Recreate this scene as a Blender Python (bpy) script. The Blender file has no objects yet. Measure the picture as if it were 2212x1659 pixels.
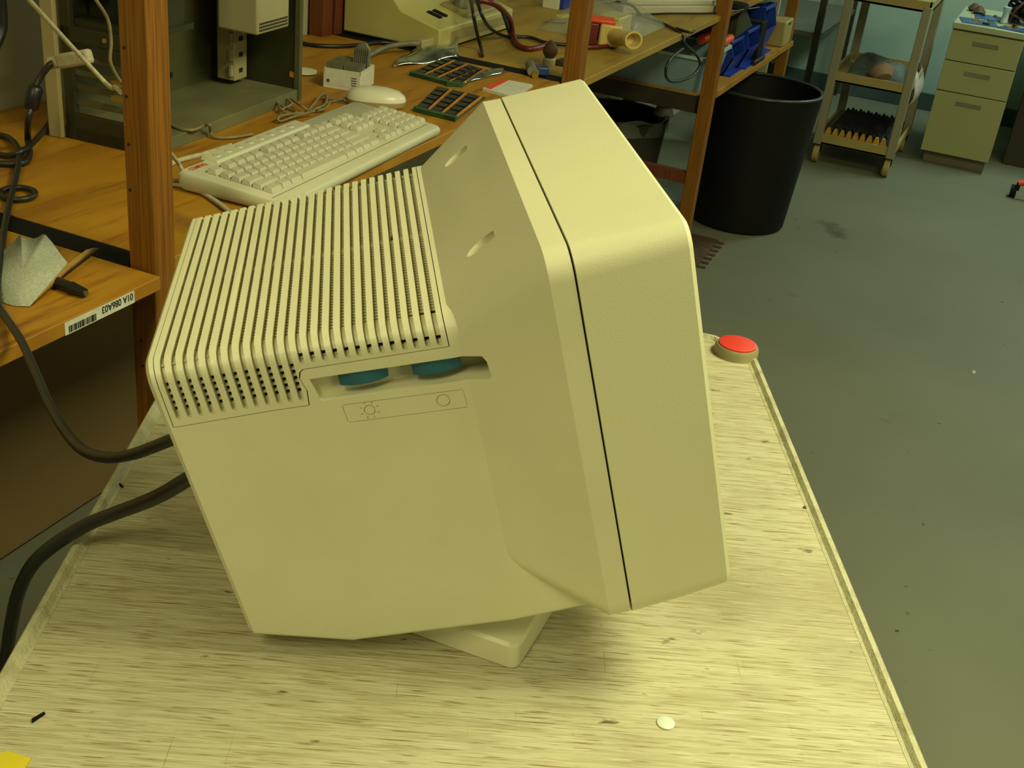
import bpy, bmesh, math, random
from mathutils import Vector, Matrix
random.seed(7)
COL = bpy.context.scene.collection
R = math.radians

# ------------------------------------------------------------------ camera
CAM = Vector((0, 0, 1.55))
MC = Matrix(((0.40998576, 0.38254892, -0.82799034),
             (-0.90614652, 0.27431688, -0.32194523),
             (0.10397193, 0.88227352, 0.45911139)))
FPX = 2548.2072
cam_d = bpy.data.cameras.new('camera'); cam = bpy.data.objects.new('camera', cam_d); COL.objects.link(cam)
cam_d.sensor_fit = 'HORIZONTAL'; cam_d.sensor_width = 36; cam_d.lens = 36 * FPX / 2212
cam_d.clip_start = 0.05; cam_d.clip_end = 100
cam.matrix_world = Matrix.Translation(CAM) @ MC.to_4x4()
bpy.context.scene.camera = cam

def ray(x, y): return MC @ Vector((x - 1106, 829.5 - y, -FPX))
def at(x, y, z):                 # point of the plane at height z that lies behind a photo pixel
    v = ray(x, y); return CAM + v * ((z - CAM.z) / v.z)
def aX(x, y, X):
    v = ray(x, y); return CAM + v * ((X - CAM.x) / v.x)
def aY(x, y, Y):
    v = ray(x, y); return CAM + v * ((Y - CAM.y) / v.y)
def aD(x, y, d): return CAM + ray(x, y) * (d / FPX)

# ------------------------------------------------------------------ materials
def mat(name, col, rough=.5, metal=0, noise=0, nscale=8, bump=0, bscale=60, stretch=(1, 1, 1), col2=None,
        spec=None, coat=0, alpha=None, trans=0, detail=4, lo=.35, hi=.65, extra=None, bstretch=None):
    m = bpy.data.materials.new(name); m.use_nodes = True
    nt = m.node_tree; N = nt.nodes; L = nt.links; b = N['Principled BSDF']
    b.inputs['Base Color'].default_value = (*col, 1)
    b.inputs['Roughness'].default_value = rough; b.inputs['Metallic'].default_value = metal
    if spec is not None: b.inputs['Specular IOR Level'].default_value = spec
    if coat: b.inputs['Coat Weight'].default_value = coat
    if alpha is not None: b.inputs['Alpha'].default_value = alpha
    if trans: b.inputs['Transmission Weight'].default_value = trans
    tc = N.new('ShaderNodeTexCoord')
    if col2 or noise:
        mp = N.new('ShaderNodeMapping'); mp.inputs['Scale'].default_value = stretch
        L.new(tc.outputs['Object'], mp.inputs[0])
        n = N.new('ShaderNodeTexNoise'); n.inputs['Scale'].default_value = nscale; n.inputs['Detail'].default_value = detail
        L.new(mp.outputs[0], n.inputs['Vector'])
        cr = N.new('ShaderNodeValToRGB'); L.new(n.outputs['Fac'], cr.inputs[0])
        if col2 is None: col2 = tuple(c * (1 - noise) for c in col)
        cr.color_ramp.elements[0].position = lo; cr.color_ramp.elements[0].color = (*col2, 1)
        cr.color_ramp.elements[1].position = hi; cr.color_ramp.elements[1].color = (*col, 1)
        out = cr.outputs[0]
        if extra:
            for (c3, s3, st3, lo3, hi3) in extra:
                mp2 = N.new('ShaderNodeMapping'); mp2.inputs['Scale'].default_value = st3
                L.new(tc.outputs['Object'], mp2.inputs[0])
                n2 = N.new('ShaderNodeTexNoise'); n2.inputs['Scale'].default_value = s3; n2.inputs['Detail'].default_value = 5
                L.new(mp2.outputs[0], n2.inputs['Vector'])
                mr = N.new('ShaderNodeMapRange'); mr.inputs[1].default_value = lo3; mr.inputs[2].default_value = hi3
                L.new(n2.outputs['Fac'], mr.inputs[0])
                mx = N.new('ShaderNodeMix'); mx.data_type = 'RGBA'
                L.new(mr.outputs[0], mx.inputs[0]); L.new(out, mx.inputs[6]); mx.inputs[7].default_value = (*c3, 1)
                out = mx.outputs[2]
        L.new(out, b.inputs['Base Color'])
    if bump:
        n3 = N.new('ShaderNodeTexNoise'); n3.inputs['Scale'].default_value = bscale; n3.inputs['Detail'].default_value = 3
        if bstretch:
            mp3 = N.new('ShaderNodeMapping'); mp3.inputs['Scale'].default_value = bstretch
            L.new(tc.outputs['Object'], mp3.inputs[0]); L.new(mp3.outputs[0], n3.inputs['Vector'])
        else: L.new(tc.outputs['Object'], n3.inputs['Vector'])
        bp = N.new('ShaderNodeBump'); bp.inputs['Strength'].default_value = bump; bp.inputs['Distance'].default_value = .001
        L.new(n3.outputs['Fac'], bp.inputs['Height']); L.new(bp.outputs[0], b.inputs['Normal'])
    return m

M = {}
M['mon'] = mat('monitor_plastic', (.625, .595, .375), .42, noise=.05, nscale=14, bump=.12, bscale=900)
M['monb'] = mat('bezel_plastic', (.625, .600, .375), .38, noise=.04, nscale=10, bump=.15, bscale=900)
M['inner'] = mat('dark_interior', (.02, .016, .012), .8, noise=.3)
M['grille'] = mat('grille_plastic', (.42, .39, .21), .55, noise=.1)
M['teal'] = mat('teal_knob', (.012, .11, .16), .5, noise=.2, nscale=40)
M['glass_crt'] = mat('crt_glass', (.03, .04, .04), .12, noise=.1)
M['cart'] = mat('cart_plastic', (.47, .435, .265), .55, col2=(.36, .32, .17), nscale=3, stretch=(130, 6, 8), bump=1.0,
                bscale=1, bstretch=(520, 14, 60), lo=.36, hi=.56, detail=10,
                extra=[((.235, .165, .065), 6, (110, 5, 8), .585, .66), ((.19, .115, .035), 5, (130, 3.2, 8), .655, .71),
                       ((.24, .19, .08), 5, (2.6, 170, 8), .70, .76), ((.30, .255, .125), 4, (1, 1, 1), .56, .80),
                       ((.13, .085, .03), 42, (2, .8, 1), .685, .74), ((.56, .53, .35), 6, (160, 4, 8), .60, .68)])
M['rim'] = mat('cart_rim_plastic', (.46, .435, .26), .6, col2=(.33, .30, .16), nscale=60, bump=1, bscale=350, lo=.3, hi=.55,
               extra=[((.30, .2, .06), 9, (1, 1, 1), .62, .75)])
M['red'] = mat('red_rubber', (.60, .045, .022), .5, col2=(.6, .03, .015), nscale=30, bump=.6, bscale=90)
M['tan'] = mat('tan_plastic', (.30, .26, .12), .6, noise=.2, nscale=40)
M['bench'] = mat('bench_plywood', (.41, .20, .010), .5, col2=(.31, .13, .005), nscale=4, stretch=(1, 4, 2), lo=.3, hi=.7, detail=6,
                 extra=[((.22, .075, .004), 3, (2, 14, 2), .54, .72), ((.17, .065, .010), 5, (1, 1, 1), .60, .74), ((.50, .30, .03), 9, (1, 60, 1), .68, .76)], bump=.15, bscale=90)
M['bench3'] = mat('bench_plywood_pale', (.38, .245, .035), .5, col2=(.30, .175, .02), nscale=4, stretch=(1, 4, 2), lo=.3, hi=.7, detail=6,
                  extra=[((.22, .11, .012), 3, (2, 10, 2), .56, .74), ((.18, .09, .015), 6, (1, 1, 1), .62, .76)], bump=.15, bscale=90)
M['ply_edge'] = mat('plywood_edge', (.46, .24, .02), .6, col2=(.28, .12, .008), nscale=2, stretch=(2, 2, 260), lo=.35, hi=.6)
M['post'] = mat('pine_post', (.27, .105, .004), .5, col2=(.145, .050, .001), nscale=2.2, stretch=(150, 150, 3.5), lo=.34, hi=.66, detail=6,
                bump=.2, bscale=1, bstretch=(300, 300, 8))
M['shade_board'] = mat('brown_shade_board', (.17, .105, .030), .8, noise=.15, nscale=3)  # brown board tone with the under-bench shade put into the colour
M['redpost'] = mat('red_brown_post', (.17, .04, .008), .55, noise=.35, nscale=4, stretch=(60, 60, 2))
M['black'] = mat('black_rubber', (.012, .011, .010), .38, noise=.3, nscale=30)
M['blackm'] = mat('black_matte', (.006, .0055, .004), .75, noise=.3, nscale=20, spec=.2)
M['cable'] = mat('charcoal_cable', (.016, .016, .012), .42, noise=.2, nscale=20)
M['whitecord'] = mat('white_cord', (.50, .45, .27), .6, noise=.25, nscale=90, bump=.8, bscale=400)
M['greycord'] = mat('grey_cord', (.24, .19, .08), .6, noise=.3, nscale=60)
M['kb'] = mat('keyboard_plastic', (.54, .52, .34), .45, noise=.06, nscale=20, bump=.15, bscale=500)
M['key'] = mat('keycap_plastic', (.53, .49, .34), .4, noise=.05, nscale=40)
M['keyside'] = mat('keyboard_side', (.36, .31, .14), .5, noise=.1)
M['logo'] = mat('red_print', (.55, .03, .02), .5, noise=.1)
M['white'] = mat('white_plastic', (.66, .63, .45), .35, noise=.05)
M['lbl'] = mat('paper_label', (.64, .64, .50), .5, noise=.12, nscale=60)
M['ink'] = mat('black_ink', (.012, .014, .010), .6, noise=.1)
M['purple'] = mat('purple_print', (.13, .08, .11), .6, noise=.1)
M['sand'] = mat('sandpaper_grit', (.46, .48, .36), .9, col2=(.33, .34, .24), nscale=260, lo=.3, hi=.7, bump=1, bscale=420)
M['kraft'] = mat('kraft_backing', (.36, .2, .035), .75, noise=.2, nscale=14)
M['pcb'] = mat('green_circuit_board', (.010, .085, .025), .35, col2=(.008, .04, .015), nscale=40, lo=.4, hi=.6)
M['pcbblue'] = mat('blue_circuit_board', (.02, .10, .30), .4, col2=(.02, .06, .08), nscale=24, lo=.4, hi=.6)
M['chip'] = mat('black_chip', (.014, .014, .014), .35, noise=.2)
M['gold'] = mat('gold_contacts', (.75, .28, .03), .4, metal=.2, noise=.3, nscale=80)
M['foil'] = mat('antistatic_foil', (.62, .64, .52), .10, metal=.9, noise=.55, nscale=24, bump=1, bscale=26)
M['steel'] = mat('case_steel', (.13, .12, .05), .5, metal=.35, noise=.3, nscale=7, bump=.1)
M['steeld'] = mat('case_steel_dark', (.045, .042, .014), .55, metal=.3, noise=.3, nscale=6)
M['dust'] = mat('dusty_steel', (.17, .155, .065), .7, col2=(.10, .10, .04), nscale=7, lo=.3, hi=.7)
M['casepl'] = mat('case_plastic', (.34, .28, .13), .5, noise=.1)
M['rail'] = mat('slotted_rail_plastic', (.38, .33, .17), .5, noise=.1)
M['brass'] = mat('brass', (.5, .33, .08), .35, metal=.7, noise=.2)
M['beige'] = mat('terminal_beige', (.50, .44, .15), .5, col2=(.42, .36, .11), nscale=5, lo=.3, hi=.6)
M['beiged'] = mat('terminal_band', (.34, .28, .10), .5, noise=.12)
M['bakelite'] = mat('cream_plastic', (.62, .47, .15), .4, noise=.15, nscale=30)
M['orange'] = mat('orange_red_plastic', (.75, .07, .012), .4, noise=.1)
M['blue'] = mat('blue_bin_plastic', (.008, .035, .30), .35, noise=.15)
M['bluek'] = mat('blue_anodised', (.03, .06, .2), .35, metal=.3, noise=.2)
M['greyk'] = mat('grey_cast', (.2, .19, .12), .5, metal=.2, noise=.3, nscale=40)
M['tub'] = mat('cloudy_grey_plastic', (.26, .38, .42), .35, noise=.15, alpha=.8)
M['tubrim'] = mat('pale_blue_rim', (.42, .52, .46), .4, noise=.1)
M['yellow'] = mat('yellow_plastic', (.62, .5, .02), .5, noise=.15)
M['bag'] = mat('clear_bag', (.55, .58, .48), .12, noise=.1, alpha=.30, bump=1, bscale=34, spec=.8)
M['can'] = mat('black_trash_can', (.006, .0055, .004), .6, spec=.25, noise=.3, nscale=5)
M['canb'] = mat('brown_trash_can', (.035, .025, .014), .5, noise=.3, nscale=5)
M['canr'] = mat('can_rim', (.035, .04, .03), .3, noise=.2)
M['liner'] = mat('clear_liner', (.3, .3, .26), .2, noise=.3, alpha=.5, bump=1, bscale=30)
M['cartfar'] = mat('far_cart_beige', (.36, .27, .085), .55, noise=.1)
M['cartpost'] = mat('far_cart_post', (.27, .24, .14), .5, noise=.1)
M['cab'] = mat('cabinet_enamel', (.33, .315, .125), .45, noise=.05, nscale=3)
M['cabk'] = mat('cabinet_kick', (.2, .17, .1), .6, noise=.2)
M['cabtop'] = mat('cabinet_top', (.40, .40, .22), .4, noise=.1)
M['darkwood'] = mat('dark_brown_board', (.035, .022, .010), .7, noise=.3, nscale=4)
M['slot'] = mat('slotted_steel', (.05, .05, .03), .5, metal=.5, noise=.3, nscale=20)
M['shelfgrey'] = mat('grey_steel_shelf', (.16, .15, .11), .5, metal=.3, noise=.15)
M['cloth'] = mat('crumpled_cloth', (.10, .13, .10), .8, col2=(.05, .06, .05), nscale=14, bump=1, bscale=60)
M['leather'] = mat('tan_leather', (.33, .21, .11), .6, noise=.2)
M['foam'] = mat('black_foam', (.010, .010, .008), .9, noise=.3)
M['foamy'] = mat('yellow_foam', (.5, .28, .02), .8, noise=.25, nscale=30)
M['tissue'] = mat('white_paper', (.5, .45, .38), .7, noise=.2, nscale=30)
M['disc'] = mat('pale_disc', (.60, .66, .52), .45, noise=.04)
M['redcable'] = mat('red_cable', (.16, .018, .012), .35, noise=.25, nscale=30)
M['bluewire'] = mat('blue_wire', (.01, .05, .09), .4, noise=.2)
M['rust'] = mat('rusty_brown', (.10, .05, .02), .7, noise=.4, nscale=30)
M['wall'] = mat('wall_paint', (.42, .38, .24), .8, noise=.06, nscale=3, bump=.35, bscale=120)
M['wallteal'] = mat('teal_wall_paint', (.38, .50, .40), .7, noise=.05, nscale=2, bump=.2, bscale=90)
M['base'] = mat('baseboard_vinyl', (.055, .09, .075), .5, noise=.1)
M['ceil'] = mat('ceiling_paint', (.5, .5, .4), .9, noise=.05)
M['floor'] = mat('floor_paint', (.170, .166, .102), .6, spec=.2, col2=(.142, .139, .086), nscale=1.6, lo=.3, hi=.7, detail=6, bump=.12, bscale=60,
                 extra=[((.062, .052, .026), 2.6, (1, 1, 1), .67, .76), ((.19, .20, .13), 12, (2.5, .5, 1), .71, .78),
                        ((.04, .038, .022), 30, (1, 1, 1), .71, .74)])
M['lampm'] = mat('lamp_housing', (.7, .7, .65), .4, noise=.05)

# ------------------------------------------------------------------ mesh helpers
class MB:
    def __init__(s): s.v = []; s.f = []
    def add(s, vs, fs):
        n = len(s.v); s.v += [Vector(v) for v in vs]; s.f += [tuple(i + n for i in f) for f in fs]; return s
    def box(s, x0, x1, y0, y1, z0, z1, T=None):
        vs = [(x, y, z) for z in (z0, z1) for y in (y0, y1) for x in (x0, x1)]
        if T: vs = [T @ Vector(v) for v in vs]
        return s.add(vs, [(0, 2, 3, 1), (4, 5, 7, 6), (0, 1, 5, 4), (2, 6, 7, 3), (0, 4, 6, 2), (1, 3, 7, 5)])
    def prism(s, poly, d0, d1, T=None, axis='z'):
        f = {'z': lambda p, d: (p[0], p[1], d), 'y': lambda p, d: (p[0], d, p[1]), 'x': lambda p, d: (d, p[0], p[1])}[axis]
        n = len(poly); vs = [f(p, d0) for p in poly] + [f(p, d1) for p in poly]
        if T: vs = [T @ Vector(v) for v in vs]
        return s.add(vs, [tuple(range(n))[::-1], tuple(range(n, 2 * n))] + [(i, (i + 1) % n, n + (i + 1) % n, n + i) for i in range(n)])
    def rings(s, rs, cap=True):
        n = len(rs[0]); vs = [p for r in rs for p in r]; fs = []
        for k in range(len(rs) - 1):
            for i in range(n):
                j = (i + 1) % n; fs.append((k * n + i, k * n + j, (k + 1) * n + j, (k + 1) * n + i))
        if cap: fs += [tuple(range(n))[::-1], tuple(range((len(rs) - 1) * n, len(rs) * n))]
        return s.add(vs, fs)
    def tube(s, pts, r, seg=10, smooth=0, cap=True):
        pts = [Vector(p) for p in pts]
        if smooth: pts = crom(pts, smooth)
        rs = []; up = Vector((0, 0, 1)); prev = None
        for i, p in enumerate(pts):
            t = (pts[min(i + 1, len(pts) - 1)] - pts[max(i - 1, 0)]).normalized()
            if prev is None:
                a = t.orthogonal().normalized()
            else:
                a = (prev - t * prev.dot(t)); a = a.normalized() if a.length > 1e-6 else t.orthogonal().normalized()
            prev = a; b = t.cross(a); rr = r(i / (len(pts) - 1)) if callable(r) else r
            rs.append([p + a * rr * math.cos(2 * math.pi * k / seg) + b * rr * math.sin(2 * math.pi * k / seg) for k in range(seg)])
        return s.rings(rs, cap)
    def cyl(s, p0, p1, r0, r1=None, seg=24):
        r1 = r0 if r1 is None else r1
        return s.tube([p0, p1], lambda t: r0 + (r1 - r0) * t, seg)
    def lathe(s, c, prof, seg=40, a0=0):
        c = Vector(c); rs = []
        for r, z in prof:
            rs.append([c + Vector((r * math.cos(2 * math.pi * k / seg + a0), r * math.sin(2 * math.pi * k / seg + a0), z)) for k in range(seg)])
        return s.rings(rs, cap=False if prof[0] == prof[-1] else True)
    def grid(s, fn, nu, nv, th=0):
        P = [[Vector(fn(i / nu, j / nv)) for j in range(nv + 1)] for i in range(nu + 1)]
        vs = [p for r in P for p in r]; fs = []
        for i in range(nu):
            for j in range(nv):
                a = i * (nv + 1) + j; fs.append((a, a + nv + 1, a + nv + 2, a + 1))
        return s.add(vs, fs)
    def build(s, name, m, parent=None, loc=None, bevel=0, bseg=2, smooth=40, solid=0, subsurf=0):
        me = bpy.data.meshes.new(name)
        o = bpy.data.objects.new(name, me); COL.objects.link(o)
        off = Vector((0, 0, 0)); Rm = None
        if parent is not None:
            o.parent = parent
            W = bpy_world(parent)
            inv = W.inverted()
            vs = [inv @ v for v in s.v]
        else:
            if loc is None:
                lo = Vector([min(v[i] for v in s.v) for i in range(3)]); hi = Vector([max(v[i] for v in s.v) for i in range(3)])
                loc = Vector(((lo.x + hi.x) / 2, (lo.y + hi.y) / 2, lo.z))
            o.location = loc; vs = [v - Vector(loc) for v in s.v]
        me.from_pydata([tuple(v) for v in vs], [], s.f); me.validate()
        bm = bmesh.new(); bm.from_mesh(me); bmesh.ops.recalc_face_normals(bm, faces=bm.faces); bm.to_mesh(me); bm.free()
        for k in (m if isinstance(m, (list, tuple)) else [m]): me.materials.append(M[k])
        if smooth:
            me.shade_smooth(); me.set_sharp_from_angle(angle=R(smooth))
        if solid: md = o.modifiers.new('solid', 'SOLIDIFY'); md.thickness = solid; md.offset = 0
        if bevel:
            md = o.modifiers.new('bevel', 'BEVEL'); md.width = bevel; md.segments = bseg; md.limit_method = 'ANGLE'; md.angle_limit = R(35)
        if subsurf: md = o.modifiers.new('sub', 'SUBSURF'); md.levels = md.render_levels = subsurf
        return o

def bpy_world(o):
    m = Matrix.LocRotScale(o.location, o.rotation_euler, o.scale)
    return bpy_world(o.parent) @ m if o.parent else m

def crom(P, n):
    out = []
    for i in range(len(P) - 1):
        a = P[max(i - 1, 0)]; b = P[i]; c = P[i + 1]; d = P[min(i + 2, len(P) - 1)]
        for k in range(n):
            t = k / n
            out.append(.5 * ((2 * b) + (c - a) * t + (2 * a - 5 * b + 4 * c - d) * t * t + (3 * b - a - 3 * c + d) * t ** 3))
    out.append(P[-1]); return out

def tag(o, label=None, cat=None, group=None, kind=None):
    if label: o['label'] = label
    if cat: o['category'] = cat
    if group: o['group'] = group
    if kind: o['kind'] = kind
    return o
def thing(name, label, cat, loc=(0, 0, 0), rz=0, group=None):
    o = bpy.data.objects.new(name, None); COL.objects.link(o); o.empty_display_size = .05
    o.location = loc; o.rotation_euler = (0, 0, rz)
    return tag(o, label, cat, group)
def struct(mb, name, m, **k): return tag(mb.build(name, m, loc=(0, 0, 0), **k), kind='structure')
def copy_tree(o, parent=None):
    c = o.copy(); COL.objects.link(c)
    if parent: c.parent = parent
    for ch in [q for q in list(bpy.data.objects) if q.parent == o and q != c]: copy_tree(ch, c)
    return c
def B(*a, T=None): return MB().box(*a, T=T)
def rrect(x0, x1, y0, y1, r, n=5):
    P = []
    for cx, cy, a in ((x1 - r, y1 - r, 0), (x0 + r, y1 - r, 90), (x0 + r, y0 + r, 180), (x1 - r, y0 + r, 270)):
        for k in range(n + 1):
            t = R(a + 90 * k / n); P.append((cx + r * math.cos(t), cy + r * math.sin(t)))
    return P
def boolean(o, cutter, op='DIFFERENCE', keep=False):
    md = o.modifiers.new('b', 'BOOLEAN'); md.operation = op; md.solver = 'MANIFOLD'; md.object = cutter
    bpy.context.view_layer.update()
    dg = bpy.context.evaluated_depsgraph_get(); ev = o.evaluated_get(dg)
    me = bpy.data.meshes.new_from_object(ev); o.modifiers.clear(); old = o.data; o.data = me
    me.name = old.name
    if not keep: bpy.data.objects.remove(cutter)
    me.shade_smooth(); me.set_sharp_from_angle(angle=R(22))
def text_mesh(txt, size, fn, depth=0):
    c = bpy.data.curves.new('t', 'FONT'); c.body = txt; c.size = size; c.extrude = depth; c.offset = size * .022
    o = bpy.data.objects.new('t', c); COL.objects.link(o); bpy.context.view_layer.update()
    me = bpy.data.meshes.new_from_object(o.evaluated_get(bpy.context.evaluated_depsgraph_get()))
    vs = [fn(v.co) for v in me.vertices]; fs = [tuple(p.vertices) for p in me.polygons]
    bpy.data.objects.remove(o); return MB().add(vs, fs)

BT = .915      # bench top
CT = .935      # cart top
# ------------------------------------------------------------------ setting
struct(B(-3, 7.6, -4, 1.7, -.05, 0), 'floor', 'floor')
struct(B(-3, 7.6, 1.655, 1.75, 0, 2.8), 'wall_back', 'wall')
struct(B(7.55, 7.65, -4, 1.655, 0, 2.8), 'wall_right', 'wallteal')
struct(B(-3, 7.6, -4, 1.7, 2.8, 2.85), 'ceiling', 'ceil')
struct(B(7.535, 7.55, -4, 1.655, 0, .10), 'baseboard_right', 'base', bevel=.003)

# ------------------------------------------------------------------ MONITOR
AM = Matrix(((.50806465, .85163383, -.12880272), (-.82551863, .52413722, .20928251), (.24574236, 0, .96933518)))
WC = .858
def mw(d, w, m): return CAM + AM @ Vector((d, w, m))
mon = thing('crt_monitor', 'beige tube monitor with ribbed vent cover, tilted back on its swivel base on the cart', 'monitor', (.79, .35, CT))

def sect(d, h, top, bot, rt, rb, s=.037, n=6):
    P = []
    for cx, cy, r, a in ((WC + h, top, rt, 0), (WC - h, top, rt, 90), (WC - h, bot, rb, 180), (WC + h, bot, rb, 270)):
        ccx = cx - r if cx > WC else cx + r
        ccy = cy - r if cy == top else cy + r
        for k in range(n + 1):
            t = R(a + 90 * k / n); P.append((ccx + r * math.cos(t), ccy + r * math.sin(t)))
    return [mw(d + s * (-.43 - m), w, m) for w, m in P]

# rear body
body = MB().rings([sect(.076, .166, -.3262, -.5850, .016, .005),
                   sect(.00, .166, -.3265, -.5855, .016, .005),
                   sect(-.125, .1515, -.3295, -.5870, .016, .005, .05),
                   sect(-.1955, .147, -.331, -.5665, .016, .005, .06),
                   sect(-.1986, .144, -.334, -.5635, .015, .005, .06)]).build('rear_shell', 'mon', mon)
flare = MB().rings([sect(.0858, .1925, -.2865, -.5845, .019, .020),
                    sect(.070, .1925, -.2865, -.5845, .019, .020),
                    sect(.002, .1640, -.3275, -.537, .020, .020)]).build('flare', 'mon')
boolean(body, flare, 'UNION')

def region(e):
    P = [(-.1940 - e, -.3785 - e), (-.1015 + e, -.3770 - e), (-.1000 + e, -.3655 - e), (-.1025 + e, -.3560 - e), (-.1010 + e, -.3515 - e), (-.0985 + e, -.3495 - e),
         (-.0005 + e, -.3470 - e), (-.0005 + e, -.20), (-.1940 - e, -.20)]
    r0 = [mw(d + .037 * (-.43 - m), .5, m) for d, m in P]; r1 = [mw(d + .037 * (-.43 - m), 1.2, m) for d, m in P]
    return MB().rings([r0, r1])
cover = body.copy(); cover.data = body.data.copy(); cover.name = 'vent_cover'; COL.objects.link(cover); cover.parent = mon
boolean(cover, region(0).build('c', 'mon'), 'INTERSECT')
boolean(body, region(.0006).build('c', 'mon'), 'DIFFERENCE')
# vent slots
def near_h(d):   # half width and top of the body at depth d
    if d > 0: return .166, -.3265
    t = min(1, -d / .125)
    if d > -.125: return .166 + (.1515 - .166) * t, -.3265 + (-.3295 + .3265) * t
    t = (-.125 - d) / .0705
    return .1515 + (.147 - .1515) * t, -.3295 + (-.331 + .3295) * t
SL = [-.1888 + .00762 * i for i in range(25)]
def path(d, mb_, depth):     # half outline of the body section inset by depth, from near side bottom up to the top middle
    h, top = near_h(d); r = .016; P = []
    w0 = WC - h
    P.append((w0 + depth, mb_))
    P.append((w0 + depth, mb_ + .003))
    for k in range(9):
        t = R(180 - 90 * k / 8); rr = r - depth
        P.append((w0 + r + rr * math.cos(t), top - r + rr * math.sin(t)))
    P.append((WC, top - depth))
    return P
cut = MB()
for i, d in enumerate(SL):
    mbm = -.3735 if i < 12 else -.3460 - .0003 * 0
    h, top = near_h(d); hw = .00175
    for sgn in (1, -1):
        # outer and inner outlines (near half, mirrored for the far side)
        out = path(d, mbm, -.004); inn = path(d, mbm, .0048)
        def W(w): return WC + (w - WC) * sgn
        rs = []
        # rounded lower end
        stations = []
        for k in range(4):
            a = R(90 * k / 4); stations.append((-.0017 * math.cos(a), max(.0003, hw * math.sin(a)) if k else .0004))
        for dz, ww in stations:
            rs.append([(out[0][0], out[0][1] + .0017 + dz, ww), (inn[0][0], inn[0][1] + .0017 + dz, ww)])
        for a_, b_ in zip(out[1:], inn[1:]):
            rs.append([(a_[0], a_[1], hw), (b_[0], b_[1], hw)])
        if sgn == 1: rs[-1] = [(WC + .001, out[-1][1], hw), (WC + .001, inn[-1][1], hw)]
        quads = []
        for (ow, om, ww), (iw, im, _) in rs:
            s_ = .037
            quads.append([mw(d + ww + s_ * (-.43 - om), W(ow), om), mw(d - ww + s_ * (-.43 - om), W(ow), om),
                          mw(d - ww + s_ * (-.43 - im), W(iw), im), mw(d + ww + s_ * (-.43 - im), W(iw), im)])
        cut.rings(quads)
# merge the two halves of each slot with separate booleans to keep the solver simple
nc = len(cut.f)
def split_cut(par):
    out = MB(); per = len(cut.f) // 50; pv = len(cut.v) // 50
    for k in range(50):
        if k % 2 == par: out.add(cut.v[k * pv:(k + 1) * pv], [tuple(i - k * pv for i in f) for f in cut.f[k * per:(k + 1) * per]])
    return out
boolean(cover, split_cut(0).build('c', 'mon'))
boolean(cover, split_cut(1).build('c', 'mon'))
# deeper pockets below the slots so the holes are real
pk = MB()
hw_in = .0017
for i, d in enumerate(SL):
    h, top = near_h(d)
    for (wa, wb) in ((WC - h + .021, WC - .004), (WC + .004, WC + h - .021)):
        pk.rings([[mw(d + a + .037 * (-.43 - top), wa, top - z) for a, z in ((-hw_in, .0042), (hw_in, .0042), (hw_in, .013), (-hw_in, .013))],
                  [mw(d + a + .037 * (-.43 - top), wb, top - z) for a, z in ((-hw_in, .0042), (hw_in, .0042), (hw_in, .013), (-hw_in, .013))]])
boolean(cover, pk.build('c', 'mon'))
pk = MB(); bars2 = MB()
for i, d in enumerate(SL):
    h, top = near_h(d); w0 = WC - h
    ms = [-.3485 - .0047 * k for k in range(5)] if i < 12 else [-.3420]
    for sg in (1, -1):
        for m_ in ms:
            pk.rings([[mw(d + a + .037 * (-.43 - m_), WC + (w0 + dd - WC) * sg, m_ + z) for a, z in ((-hw_in, -.0016), (hw_in, -.0016), (hw_in, .0016), (-hw_in, .0016))]
                      for dd in (.0042, .013)])
boolean(cover, pk.build('c', 'mon'))
# rungs bridging the top pockets
rg = MB()
d0, d1 = SL[0] - .003, SL[-1] + .003
for sg in (1, -1):
    n = 28
    for k in range(n):
        w = .0065 + k * (.1310 / (n - 1))
        hh = .00115
        rr = []
        for d in (d0, d1):
            h, top = near_h(d)
            rr.append([mw(d + .037 * (-.43 - top), WC - sg * (w + a), top - z) for a, z in ((-hh, .0050), (hh, .0050), (hh, .0060), (-hh, .0060))])
        rg.rings(rr)
rg.build('vent_grille', 'mon', mon)
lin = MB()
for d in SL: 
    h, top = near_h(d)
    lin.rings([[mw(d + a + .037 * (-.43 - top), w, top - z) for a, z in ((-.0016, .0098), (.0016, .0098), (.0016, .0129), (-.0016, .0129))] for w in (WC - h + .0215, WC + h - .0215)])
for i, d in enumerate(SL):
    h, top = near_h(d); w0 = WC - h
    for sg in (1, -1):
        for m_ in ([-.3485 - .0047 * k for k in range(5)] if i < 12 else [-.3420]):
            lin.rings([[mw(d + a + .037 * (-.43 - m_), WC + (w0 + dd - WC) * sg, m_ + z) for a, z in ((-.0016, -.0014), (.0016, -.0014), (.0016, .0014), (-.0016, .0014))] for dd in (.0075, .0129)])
lin.build('vent_dark_fill', 'inner', mon)  # dark fill added for the dark chassis and shade inside the vent holes

# scooped screw holes in the flare
def scoop(w, d_end, m):
    return MB().cyl(mw(-.03 + .037 * (-.43 - m), w, m), mw(d_end, w, m), .0075, seg=32)
for (w, m) in ((.7575, -.3065), (.9585, -.3065)):
    boolean(body, scoop(w, .041, m).build('c', 'mon'))
# knob recess
def sd(d, w, m): return mw(d, w, m)
rec = MB()
P = [(-.0985, -.3570), (-.0955, -.3735), (-.0935, -.3752), (.0180, -.3752), (.0200, -.3735), (.0180, -.3590), (.0160, -.3575)]
P = [(-.0985, -.3575), (-.0950, -.3738), (-.0930, -.3752), (.0185, -.3735), (.0205, -.3715), (.0190, -.3600), (.0165, -.3560), (-.0030, -.3560)]
rec.rings([[mw(d, .60, m) for d, m in P], [mw(d, .7125, m) for d, m in P]])
boolean(body, rec.build('c', 'mon'))
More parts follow.
